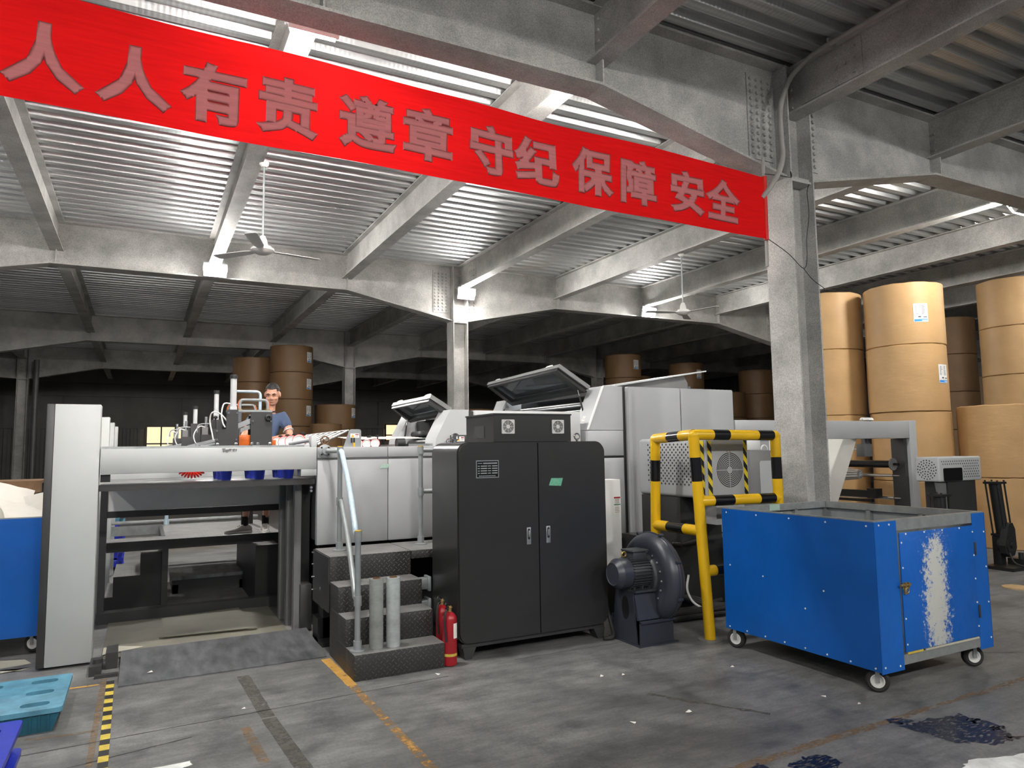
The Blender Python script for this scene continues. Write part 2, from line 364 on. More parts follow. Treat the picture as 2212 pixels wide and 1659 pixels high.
    def build(s, name, mats, parent=None, sharp=32, fix=True):
        bm = s.bm
        if fix: bmesh.ops.recalc_face_normals(bm, faces=bm.faces)
        off = parent_loc(parent)
        if off.length: bmesh.ops.translate(bm, verts=bm.verts, vec=-off)
        me = bpy.data.meshes.new(name); bm.to_mesh(me); bm.free()
        for m in ([mats] if isinstance(mats, str) else mats): me.materials.append(MATS[m])
        for p in me.polygons: p.use_smooth = True
        me.set_sharp_from_angle(angle=math.radians(sharp))
        o = bpy.data.objects.new(name, me); COL.objects.link(o)
        if parent is not None: o.parent = parent
        return o
def parent_loc(p):
    v = Vector((0, 0, 0))
    while p is not None: v += p.location; p = p.parent
    return v
def tag(o, label=None, cat=None, group=None, kind=None):
    if label: o['label'] = label
    if cat: o['category'] = cat
    if group: o['group'] = group
    if kind: o['kind'] = kind
    return o
def thing(name, label, cat, loc, group=None):
    o = bpy.data.objects.new(name, None); COL.objects.link(o); o.location = loc; o.empty_display_size = .1
    return tag(o, label, cat, group)
def struct(name, mb, m, parent=None, sharp=32):
    o = mb.build(name, m, parent, sharp)
    if parent is None: o['kind'] = 'structure'
    return o
def kids(o): return [c for c in COL.objects if c.parent is o]
def dup(o, parent=None, loc=None):
    c = o.copy(); COL.objects.link(c)
    if parent is not None: c.parent = parent
    if loc is not None: c.location = loc
    for k in kids(o): dup(k, c)
    return c
def arc(c, r, a0, a1, n, ax=(1, 0, 0), ay=(0, 0, 1)):
    c, ax, ay = Vector(c), Vector(ax), Vector(ay)
    return [c+ax*(r*math.cos(a0+(a1-a0)*i/n))+ay*(r*math.sin(a0+(a1-a0)*i/n)) for i in range(n+1)]
def smooth_path(pts, n=6):
    P = [Vector(p) for p in pts]; out = []
    for i in range(len(P)-1):
        a, b, c, d = P[max(i-1, 0)], P[i], P[i+1], P[min(i+2, len(P)-1)]
        for k in range(n):
            t = k/n; out.append(.5*((2*b)+(c-a)*t+(2*a-5*b+4*c-d)*t*t+(3*b-a-3*c+d)*t**3))
    return out+[P[-1]]
def rrect(x0, x1, y0, y1, r, n=5):
    o = []
    for cx, cy, a in ((x1-r, y1-r, 0), (x0+r, y1-r, PI/2), (x0+r, y0+r, PI), (x1-r, y0+r, 1.5*PI)):
        o += [(cx+r*math.cos(a+PI/2*i/n), cy+r*math.sin(a+PI/2*i/n)) for i in range(n+1)]
    return o

# ------------------------------------------------------------------ the shell: floor, deck, walls
X0, X1, Y0, Y1 = -5.6, 27.5, -7.5, 37.2
struct('floor', MB().box(X0-.3, X1+.3, Y0, Y1+.3, -.2, 0), 'concrete_floor')
ZT, ZB = 5.54, 4.82
def deck():
    mb = MB(); prof = []; y = Y0; p = .25
    while y < Y1:
        prof += [(y, ZT), (y+.105, ZT), (y+.135, ZT+.075), (y+.15, ZT+.075), (y+.215, ZT+.075), (y+.222, ZT+.075)]; y += p
    prof.append((Y1, ZT))
    xs = [X0-.3, 2, 10, 18, X1+.3]; rows = [mb._v([(x, a, b) for a, b in prof]) for x in xs]
    for A, B in zip(rows, rows[1:]):
        for i in range(len(A)-1): mb._f([A[i], A[i+1], B[i+1], B[i]])
    mb.box(X0-.3, X1+.3, Y0, Y1, ZT+.14, ZT+.3)
    return mb
struct('ceiling', deck(), 'galvanised_deck', sharp=20)
def ribbed(mb, axis, a0, a1, pos, z0, z1, step, depth):
    pr = []; t = a0
    while t < a1: pr += [(t, 0), (t+step*.4, 0), (t+step*.5, depth), (t+step*.9, depth)]; t += step
    pr.append((a1, 0))
    lo = []; hi = []
    for t, d in pr:
        lo.append((t, pos+d, z0) if axis == 'x' else (pos+d, t, z0)); hi.append((t, pos+d, z1) if axis == 'x' else (pos+d, t, z1))
    A = mb._v(lo); B = mb._v(hi)
    for i in range(len(A)-1): mb._f([A[i], A[i+1], B[i+1], B[i]])
    return mb
wb = MB().box(X0-.3, X1+.3, Y1+.05, Y1+.25, 0, 5.7)
for k in range(14): wb.box(X0+k*2.4+.02, X0+(k+1)*2.4-.02, Y1-.02, Y1+.06, 2.95, 4.25)
wb.box(X0, X1, Y1-.12, Y1+.05, 4.25, 4.42); wb.box(X0, X1, Y1-.12, Y1+.05, 2.8, 2.95); wb.box(X0, X1, Y1-.3, Y1+.05, 4.85, 5.55)
ribbed(wb, 'x', X0, X1, Y1-.02, 0, 2.8, .3, .04)
struct('wall_back', wb, 'wall_dark')
struct('wall_left', ribbed(MB().box(X0-.3, X0-.1, 8, Y1, 0, 5.7), 'y', 8, Y1, X0-.08, 0, 5.6, .3, .04), 'wall_dark')
struct('wall_right', ribbed(MB().box(X1+.1, X1+.3, Y0, Y1, 0, 5.7), 'y', Y0, Y1, X1+.03, 0, 5.6, .3, .04), 'wall_steel')
def lit_window(n, x0, x1, z0, z1, bars):
    f = MB()
    for a, b in ((x0-.06, x0), (x1, x1+.06)): f.box(a, b, Y1-.2, Y1-.12, z0-.06, z1+.06)
    for a, b in ((z0-.06, z0), (z1, z1+.06)): f.box(x0, x1, Y1-.2, Y1-.12, a, b)
    for k in range(1, bars): xm = x0+(x1-x0)*k/bars; f.box(xm-.03, xm+.03, Y1-.2, Y1-.12, z0, z1)
    f.box(x0, x1, Y1-.2, Y1-.12, z0+(z1-z0)*.28, z0+(z1-z0)*.28+.06)
    o = struct('window_%d' % n, f, 'black_paint')
    MB().box(x0, x1, Y1-.16, Y1-.14, z0, z1).build('window_pane', 'office_glow', o)
lit_window(1, .18, 1.95, 1.75, 2.87, 3); lit_window(2, 11.6, 12.3, 2.2, 3.0, 1)  # the second is a bright warm board given as a glowing window

# ------------------------------------------------------------------ steel frame
COLS = [-3.82, 5.92, 15.68, 25.4]; ROWS = [-3.75, 5.05, 13.87, 22.92, 30.2]; JST = [-3.815+2.445*k for k in range(13)]
def bolt(mb, p, n, r=.02, h=.022): p = Vector(p); n = Vector(n); mb.cyl(p, p+n*h, r, r*.9, 6)
def main_beam(yc):
    mb = MB(); zc = 4.36
    pts = [(X0, ZB)]
    for c in COLS:
        for x, z in ((c-2.42, ZB), (c-.17, zc), (c+.17, zc), (c+2.36, ZB)):
            if X0 < x < X1: pts.append((x, z))
    pts.append((X1, ZB))
    if COLS[0]-2.42 < X0: pts[0] = (X0, ZB-.35)
    mb.prism(pts+[(X1, ZT), (X0, ZT)], 'y', yc-.008, yc+.008)
    mb.box(X0, X1, yc-.135, yc+.135, ZT-.024, ZT)
    for a, b in zip(pts, pts[1:]):
        mb.prism([a, b, (b[0], b[1]-.024), (a[0], a[1]-.024)], 'y', yc-.135, yc+.135)
    for j in JST:
        if all(abs(j-c) > .6 for c in COLS) and X0 < j < X1:
            for s in (-1, 1): mb.box(j-.007, j+.007, yc+s*.008, yc+s*.12, ZB, ZT-.02)
    o = struct('main_beam', mb, 'dusty_steel')
    for c in COLS:
        for s, n in ((-1, 4), (1, 2)):
            xa = c+s*(.16+.06); xb = c+s*(.16+.40 if n == 4 else .16+.28)
            if not X0 < xb < X1: continue
            sp = MB(); sp.box(xa, xb, yc-.022, yc-.008, 4.52, 5.42)
            for i in range(n):
                for k in range(12):
                    bolt(sp, (xa+(xb-xa)*(i+.5)/n, yc-.022, 4.58+k*.071), (0, -1, 0), .021)
            if yc < 20: sp.build('splice_plate', 'dusty_steel', o, sharp=50)
    return o
for yc in ROWS: main_beam(yc)
def cross_beam(x, ya, yb, near=False):
    zb = 5.06; mb = MB()
    mb.box(x-.006, x+.006, ya+.01, yb-.01, zb, ZT-.002)
    mb.box(x-.1, x+.1, ya+.135, yb-.135, ZT-.018, ZT-.003); mb.box(x-.1, x+.1, ya+.012, yb-.012, zb-.018, zb)
    for y, s in ((ya, 1), (yb, -1)):
        for k in range(4): bolt(mb, (x-.006, y+s*.07, zb+.08+k*.1), (-1, 0, 0), .016)
    o = struct('cross_beam', mb, 'dusty_steel', sharp=45)
    return o
for j in JST:
    if not X0 < j < X1: continue
    for ya, yb in zip(ROWS, ROWS[1:]):
        o = cross_beam(j, ya, yb)
        if min(abs(j-c) for c in COLS) < .3 and yb < 20:
            sp = MB(); sp.box(j-.018, j-.006, yb-.9, yb-.2, 5.12, 5.5)
            for a in range(3):
                for b in range(3): bolt(sp, (j-.018, yb-.82+a*.1, 5.18+b*.12), (-1, 0, 0), .02)
            sp.build('splice_plate', 'dusty_steel', o, sharp=45)
    cross_beam(j, ROWS[-1], Y1-.1)
for xc in COLS:
    for yc in ROWS[1:]:
        mb = MB()
        for s in (-1, 1): mb.box(xc+s*.16-.009, xc+s*.16+.009, yc-.18, yc+.18, .0, ZT-.03)
        mb.box(xc-.15, xc+.15, yc-.007, yc+.007, .02, 4.33); mb.box(xc-.15, xc+.15, yc-.16, yc+.16, 4.30, 4.325)
        mb.box(xc-.26, xc+.26, yc-.26, yc+.26, 0, .025)
        struct('steel_column', mb, 'dusty_steel')

# ------------------------------------------------------------------ lamps
def flood(x, y, z, face, label, tilt=.25, lens='lamp_lens', th=.016):
    """LED floodlight under a beam end; face = -1 shines toward the camera side, +1 away"""
    t = thing('floodlight', label, 'lamp', (x, y, z), 'LED floodlights under the beams')
    d = Vector((0, face*math.cos(tilt), -math.sin(tilt))); u = Vector((0, face*math.sin(tilt), math.cos(tilt))); c = Vector((x, y, z)); e = Vector((1, 0, 0))
    MB().obox(c-d*.03, e*.19, u*.115, d*.028).build('housing', 'white_paint', t)
    fins = MB()
    for k in range(7): fins.obox(c-d*.075+e*(-.15+.05*k), e*.006, u*.09, d*.018)
    fins.build('cooling_fins', 'mid_grey', t)
    MB().obox(c+d*(th-.002), e*.17, u*.095, d*th).build('lens', lens, t)
    br = MB()
    for s in (-1, 1): br.box(x+s*.2-.006, x+s*.2+.006, y-.015, y+.015, z-.02, z+.14)
    br.box(x-.206, x+.206, y-.015, y+.015, z+.128, z+.14); br.build('bracket', 'steel', t)
flood(JST[2], 13.58, 4.90, -1, 'glowing floodlight under the cross beam behind the left ceiling fan', .35)
flood(6.0, 13.55, 4.90, -1, 'glowing floodlight on the head of the slim column mid hall', .35)
flood(JST[6], 13.58, 4.88, -1, 'glowing floodlight beside the fan behind the banner end', .35)
flood(JST[0], 13.58, 4.90, -1, 'floodlight on the second main beam beyond the left edge', .35)
flood(JST[2], 5.35, 4.90, 1, 'floodlight behind the red banner top near the nearest main beam', .7)
flood(JST[6], 5.35, 4.90, 1, 'floodlight at the far right end of the nearest main beam', .5, 'half_lamp_lens')
for x, l in ((JST[0], 'left of'), (JST[2], 'just left behind'), (6.0, 'just right behind'), (JST[6], 'right of')):  # unseen lamps, added to light the machine fronts and ceiling
    flood(x, -3.5, 4.85, 1, 'added floodlight on the main beam behind the viewer, %s the camera' % l, 1.0 if x < 7 else .2, 'lamp_lens', .003 if x < 7 else .022)
for x, l in ((JST[1], 'left'), (JST[2], 'just left'), (JST[4], 'right')):  # added out of sight to brighten the dark back bays
    flood(x, 14.25, 5.04, 1, 'added dim floodlight hidden behind the second main beam, %s of the slim column' % l, .5, 'dim_added_lens')
    flood(x, 23.3, 5.02, 1, 'added dim floodlight hidden behind the third main beam, %s of the dark column' % l, .5, 'faint_added_lens')
for x, l in ((JST[1], 'left of the steps'), (JST[2], 'in line with the steps')):  # unseen lamps overhead, added to light the near floor and fronts
    flood(x, -1.0, 4.93, 1, 'added floodlight under the cross beam near the viewer, %s' % l, 1.3, 'half_lamp_lens', .012)

for k, l in ((0, 'left of the hall'), (1, 'over the end panel'), (3, 'over the black cabinet'), (4, 'right of the near column'), (8, 'far over the right paper rolls')):  # added behind the beam to brighten the joists
    flood(JST[k], 5.34, 5.0, 1, 'added floodlight hidden behind the nearest main beam, %s' % l, .3 if k == 3 else .6, 'half_lamp_lens', .004)

# ------------------------------------------------------------------ red banner
def banner():
    y0 = 4.86; xa, xb = -1.7, 5.35
    def sag(x, z):                       # gentle ripples of the cloth
        return .012*math.sin(x*1.9+z*2)+.008*math.sin(x*4.3-z*7)+.016*math.exp(-((z-4.26)/.05)**2)*math.sin(x*2.7)
    def top(x): return 4.40-(x+.5)*.0255
    def bot(x): return 3.705-(x+.8)*.0135
    t = thing('banner', 'red slogan banner with pale characters strung from the near column', 'banner', (xb, y0, 3.6))
    mb = MB(); nx, nz = 110, 14; rows = []
    for i in range(nx+1):
        x = xa+(xb-xa)*i/nx
        rows.append(mb._v([(x, y0+sag(x, bot(x)+(top(x)-bot(x))*k/nz), bot(x)+(top(x)-bot(x))*k/nz) for k in range(nz+1)]))
    for A, B in zip(rows, rows[1:]):
        for k in range(nz): mb._f([A[k], B[k], B[k+1], A[k+1]])
    mb.build('cloth', 'banner_cloth', t, sharp=80)
    MB().tube([(xb, y0, bot(xb)-.005), (xb+.01, y0, top(xb)+.005)], .024, 10).build('end_sleeve', 'red_plastic', t)
    MB().tube([(xb+.02, y0+.02, 3.36), (xb+.03, y0+.02, 4.46)], .016, 8).build('pole', 'conduit_grey', t)
    chars = '\u4eba\u4eba\u6709\u8d23\u9075\u7ae0\u5b88\u7eaa\u4fdd\u969c\u5b89\u5168'
    cen = [(-.59, 4.0), (-.11, 3.985), (.35, 3.975), (.82, 3.98), (1.38, 3.975), (1.84, 3.98), (2.38, 3.965), (2.79, 3.955), (3.34, 3.96), (3.82, 3.945), (4.36, 3.935), (4.79, 3.925)]
    made = {}
    for ch, (cx, cz) in zip(chars, cen):
        cu = bpy.data.curves.new('glyph', 'FONT'); cu.body = ch; cu.size = 1.0; cu.bevel_depth = .05; cu.bevel_resolution = 0; cu.resolution_u = 3
        ob = bpy.data.objects.new('glyph', cu); COL.objects.link(ob)
        dg = bpy.context.evaluated_depsgraph_get(); me = bpy.data.meshes.new_from_object(ob.evaluated_get(dg))
        bpy.data.objects.remove(ob); bpy.data.curves.remove(cu)
        bm = bmesh.new(); bm.from_mesh(me); bpy.data.meshes.remove(me)
        if not bm.verts: bm.free(); continue
        xs = [v.co.x for v in bm.verts]; ys = [v.co.y for v in bm.verts]
        f = .40; mx, my = (min(xs)+max(xs))/2, (min(ys)+max(ys))/2
        for q in range(1, 22):
            bmesh.ops.bisect_plane(bm, geom=bm.verts[:]+bm.edges[:]+bm.faces[:], plane_co=(mx-.55+q*.05, 0, 0), plane_no=(1, 0, 0))
        for v in bm.verts:
            x = cx+(v.co.x-mx)*f; z = cz+(v.co.y-my)*f-(x-cx)*.02
            v.co = (x, y0+sag(x, z)-.004-v.co.z*.05, z)
        bmesh.ops.translate(bm, verts=bm.verts, vec=-parent_loc(t))
        m2 = bpy.data.meshes.new('character'); bm.to_mesh(m2); bm.free(); m2.materials.append(MATS['banner_print'])
        o = bpy.data.objects.new('character', m2); COL.objects.link(o); o.parent = t
banner()
w_ = MB().tube(smooth_path([(5.36, 4.85, 4.28), (5.5, 4.80, 4.27), (5.68, 4.82, 4.29), (5.74, 4.85, 4.33), (5.7, 4.83, 4.36), (5.74, 4.86, 4.31)], 5), .004, 5)
w_.tube(smooth_path([(5.99, 4.85, 4.28), (5.94, 4.84, 4.18), (5.95, 4.84, 3.95), (5.91, 4.85, 3.7), (5.90, 4.85, 3.5), (5.83, 4.84, 3.38), (5.6, 4.82, 3.50), (5.36, 4.84, 3.62)], 5), .004, 5)
w_.tube(smooth_path([(5.83, 4.84, 3.38), (5.95, 4.84, 3.28), (6.12, 4.84, 3.2), (6.06, 4.83, 3.17), (6.16, 4.84, 3.19)], 5), .004, 5)
tag(w_.build('tie_wire', 'black_paint'), 'thin black wire tying the banner end to the column', 'wire')
cb = MB().tube(smooth_path([(5.81, 1.2, 5.49), (5.81, 2.6, 5.49), (5.80, 3.7, 5.48), (5.79, 4.4, 5.48), (5.78, 4.62, 5.45), (5.74, 4.80, 5.34), (5.61, 4.80, 5.10), (5.56, 4.80, 4.92), (5.56, 4.80, 4.67), (5.57, 4.80, 4.49), (5.51, 4.80, 4.32), (5.40, 4.82, 4.15), (5.33, 4.87, 4.04)], 6), .026, 12)
cb.box(5.77, 5.87, 4.36, 4.385, 5.45, 5.54)
tag(cb.build('cable_conduit', 'conduit_grey'), 'grey flexible conduit curving down from the ceiling past the bolted plate', 'conduit')

# ------------------------------------------------------------------ ceiling fans
def fan(x, y, zh, label, ang):
    t = thing('ceiling_fan', label, 'fan', (x, y, zh), 'ceiling fans on long rods')
    MB().cyl((x, y, zh+.1), (x, y, 5.05), .012, n=10).build('down_rod', 'pipe_grey', t)
    MB().lathe([(0, .12), (.03, .12), (.05, .07), (.062, .0), (.1, -.005), (.1, -.02), (.13, -.03), (.135, -.055), (.11, -.075), (.07, -.095), (0, -.1)], (x, y, zh+.06), n=28).build('motor_housing', 'fan_white', t)
    MB().lathe([(0, .0), (.055, 0), (.055, -.03), (.03, -.06), (0, -.06)], (x, y, 5.06), n=20).build('canopy', 'fan_white', t)
    for k in range(3):
        a = ang+k*2*PI/3; d = Vector((math.cos(a), math.sin(a), 0)); p = Vector((-d.y, d.x, .12)).normalized()
        b = MB(); c = Vector((x, y, zh+.01))
        poly = [(.12, -.03), (.22, -.055), (.66, -.07), (.7, -.05), (.7, .05), (.66, .07), (.22, .055), (.12, .03)]
        A = b._v([c+d*u+p*v for u, v in poly]); B = b._v([c+d*u+p*v-Vector((0, 0, .006)) for u, v in poly])
        b._f(A); b._f(B[::-1])
        for i in range(8): b._f([A[i], B[i], B[(i+1) % 8], A[(i+1) % 8]])
        b.build('blade', 'fan_white', t)
fan(1.19, 8.6, 3.98, 'white ceiling fan hanging from the cross beam above the worker', .2)
fan(8.45, 9.62, 3.98, 'white ceiling fan hanging behind the banner end', .75)

# ------------------------------------------------------------------ delivery end: portal over the pit
def portal():
    t = thing('delivery_portal', 'light grey steel portal with wide crossbeam over the open pit', 'machine frame', (.4, 6.7, 0))
    p = MB().box(-.61, -.30, 6.55, 6.74, .02, 2.02, .006); p.box(-.665, -.612, 6.55, 6.74, .02, 2.02, .004)
    p = None
    o = MB().box(-.612, -.30, 6.55, 6.74, .02, 2.02, .006).build('end_panel', 'panel_grey', t)
    MB().box(-.665, -.613, 6.552, 6.74, .02, 2.02, .004).build('edge_strip', 'dark_grey', o)
    for y in (8.3, 9.7, 11.1):
        MB().box(-.66, -.30, y, y+.14, .0, 2.0, .006).build('rear_panel', 'panel_grey', t)
    b = MB().box(-.29, 1.405, 6.55, 6.74, 1.465, 1.664, .004); b.box(1.268, 1.405, 6.552, 6.74, 1.405, 1.47, .003)
    bo = b.build('crossbeam', 'panel_grey', t)
    MB().box(-.29, 1.3, 6.575, 6.72, 1.664, 1.684).build('slide_rail', 'galvanised', bo)
    tp = MB()
    for k, (x, z, sx, sz) in enumerate(((.62, 1.655, .014, .03), (.648, 1.645, .02, .022), (.672, 1.65, .012, .014), (.70, 1.65, .012, .02), (.72, 1.648, .007, .016))):
        tp.prism([(x-sx, z+.004), (x-sx*.3, z-sz), (x+sx*.5, z-sz*.5), (x+sx, z+.006)], 'y', 6.5455, 6.5495)
    tp.build('torn_tape', 'mid_grey', bo)
    b2 = MB().box(-.29, 1.40, 8.25, 8.42, 1.30, 1.664, .004); b2.build('rear_crossbeam', 'machine_light', t)
    r = MB()
    for y in (7.25, 7.85): r.box(-.29, 1.40, y, y+.06, 1.60, 1.664)
    r.build('cross_rail', 'galvanised', t)
    s = MB().box(-.30, 1.40, 6.6, 8.05, 1.335, 1.375, .003); s.build('shelf', 'mid_grey', t)
    MB().box(-.295, 1.395, 6.585, 6.6, 1.328, 1.378).build('shelf_edge', 'dark_grey', t)
    MB().box(-.3, 1.34, 8.08, 8.1, 1.065, 1.285).build('apron_plate', 'white_paint', t)  # grey plate whitened to make up for light missing beneath the beam
    d = MB().box(-.30, 1.36, 8.07, 8.13, 1.0, 1.062); d.box(-.345, -.285, 8.06, 8.16, .0, 1.335); d.box(-.345, 1.37, 8.0, 8.12, 0, .105); d.box(1.36, 1.43, 8.06, 8.16, 0, 1.335)
    d.build('lower_frame', 'dark_grey', t)
    for x, y, ww in ((1.255, 7.38, .055), (1.27, 7.08, .055), (1.29, 6.80, .06)):
        q = MB().box(x-ww/2, x+ww/2, y-.02, y+.06, 0, 1.335); q.box(x-ww/2+.012, x+ww/2-.012, y-.026, y-.019, .05, 1.32)
        q.build('guide_post', 'mid_grey', t)
    k = MB().box(1.33, 1.42, 6.9, 8.0, .35, 1.335); k.build('side_plate', 'black_paint', t)
    MB().box(1.31, 1.41, 6.72, 7.05, .02, .42, .006).build('counterweight', 'dark_grey', t)
    bl = MB()
    for z in (1.27, 1.30): bl.cyl((1.365, 6.59, z), (1.365, 6.57, z), .012, n=8)
    bl.build('bolt', 'steel', t)
    MB().box(1.12, 1.36, 8.2, 9.9, 0, .62).build('shade_box', 'black_paint', t)  # black box added to stand for the shade beneath the walkway
    br = MB().box(-.29, -.22, 6.6, 6.62, 1.40, 1.46); br.build('sensor_bracket', 'black_paint', t)
portal()

def pit():
    rp = MB(); rp.prism([(5.83, 0.002), (6.62, .0), (6.62, .062), (5.83, .008)], 'x', -.10, 1.345)
    tag(rp.build('loading_ramp', 'ramp_steel'), 'scuffed dark steel ramp plate leading up to the open pit', 'ramp')
    c = MB().box(-.24, 1.22, 6.63, 7.98, 0, .014); c.box(.0, .9, 6.66, 7.9, .014, .02)
    tag(c.build('cardboard_sheet', 'card'), 'large grey-green cardboard sheet covering the floor behind the ramp', 'cardboard', 'cardboard sheets in the pit')
    c = MB(); c.prism([(.18, 7.05), (.22, 7.86), (.93, 7.95), (.98, 6.98)], 'z', .021, .036); c.prism([(.21, 7.02), (.22, 7.6), (.8, 7.6), (.9, 6.96)], 'z', .036, .042)
    tag(c.build('cardboard_sheet', 'card'), 'worn cardboard layers lying in the middle of the pit floor', 'cardboard', 'cardboard sheets in the pit')
    c = MB(); c.prism([(-.235, 6.72), (-.235, 6.95), (-.12, 6.95), (.06, 6.83)], 'z', .022, .026)
    tag(c.build('cardboard_scrap', 'card_pale'), 'pale card offcut beside the foot of the grey end panel', 'cardboard')
    f = MB().box(-.30, -.22, 6.2, 6.48, 0, .07); f.box(-.20, -.12, 6.35, 6.6, 0, .12); f.cyl((-.25, 6.3, .07), (-.25, 6.3, .1), .03); f.box(-.26, -.11, 6.12, 6.17, 0, .022)
    tag(f.build('threshold_bracket', 'dark_grey'), 'dark steel brackets at the left end of the ramp', 'bracket')
    f = MB().box(1.375, 1.62, 6.3, 6.5, 0, .2); f.box(1.375, 1.66, 6.12, 6.5, 0, .03)
    tag(f.build('base_block', 'black_paint'), 'black steel block on the floor under the platform edge', 'block')
pit()

# ------------------------------------------------------------------ platform behind, worker's walkway
def walkway():
    t = thing('walkway', 'chequered walkway behind the pit with the worker standing on it', 'platform', (.6, 9.3, 0))
    pl = MB().box(-.32, 1.46, 8.66, 9.02, .665, .70); pl.box(.26, 1.46, 9.02, 10.4, .665, .70)
    pl.build('deck_plate', 'chequer_plate', t)
    e = MB().box(-.32, 1.46, 8.62, 8.66, .60, .702); e.box(.22, .26, 9.02, 10.4, .6, .702); e.build('edge_beam', 'dark_grey', t)
    for x in (.255, 1.42):
        MB().box(x-.03, x+.03, 8.64, 8.70, 0, .6).build('leg', 'dark_grey', t)
        MB().box(x-.03, x+.03, 10.34, 10.40, 0, .665).build('leg', 'dark_grey', t)
    r = MB().tube([(-.34, 10.55, .74), (1.46, 10.55, .74)], .022); r.box(-.34, 1.46, 10.5, 10.54, .58, .70); r.build('toe_rail', 'galvanised', t)
    g = MB().cyl((.31, 10.45, .7), (.31, 10.45, 1.7), .024); g.cyl((.31, 10.45, .7), (.31, 10.45, .76), .034); g.build('guard_post', 'pipe_blue', t)
    s = thing('inner_steps', 'dark chequer plate steps below the walkway, behind the pit', 'steps', (0, 8.9, 0))
    MB().prism([(-.31, 0), (.24, 0), (.24, .55), (.02, .55), (.02, .335), (-.23, .335), (-.23, .13), (-.31, .13)], 'y', 8.70, 8.72).build('side_panel', 'black_paint', s)
    MB().prism([(-.31, 0), (.24, 0), (.24, .55), (.02, .55), (.02, .335), (-.23, .335), (-.23, .13), (-.31, .13)], 'y', 9.7, 9.72).build('side_panel', 'black_paint', s)
    for x0, x1, z in ((.02, .24, .55), (-.23, .02, .335), (-.31, -.23, .13)):
        MB().box(x0, x1, 8.72, 9.7, z-.03, z).build('tread', 'chequer_plate', s)
    l = thing('pile_lift', 'low pile lift table on the floor right of the inner steps', 'lift table', (.75, 9.6, 0))
    MB().box(.33, 1.15, 9.25, 10.3, .16, .2).build('table_plate', 'ramp_steel', l)
    q = MB()
    for y in (9.3, 9.62, 10.2): q.box(.36, 1.15, y, y+.06, .0, .16)
    for x in (.36, 1.09): q.box(x, x+.06, 9.3, 10.26, 0, .1)
    q.build('base_frame', 'dark_grey', l)
    for k in range(2): MB().box(1.17+k*.09, 1.22+k*.09, 9.9, 9.95, 0, 1.3).build('guide_rail', 'black_paint', l)
    MB().box(1.13, 1.2, 9.05, 9.2, .12, .5, .01).build('counterweight', 'mid_grey', l)
    pp = thing('pallet_skid', 'orange painted skid lying on the far floor seen under the walkway', 'skid', (.9, 14, 0))
    o = MB()
    for y in (13.8, 14.3): o.box(.35, 1.45, y, y+.1, 0, .08)
    o.build('runner', 'orange_wood', pp)
    o = MB()
    for k in range(5): o.box(.35+k*.24, .5+k*.24, 13.78, 14.42, .08, .11)
    o.build('deck_board', 'orange_wood', pp)
    c = thing('pallet_stack_post', 'tall stack of light blue plastic pallets behind the pit at left', 'pallet stack', (-.3, 11.9, 0))
    for k in range(9):
        q = MB().box(-.85, -.26, 11.6, 12.3, .04+k*.125, .145+k*.125, .012)
        for m_ in range(4): q.box(-.84+m_*.19, -.76+m_*.19, 11.62, 12.28, k*.125, .04+k*.125)
        q.build('pallet', 'teal_plastic' if k > 4 else 'blue_plastic', c)
walkway()

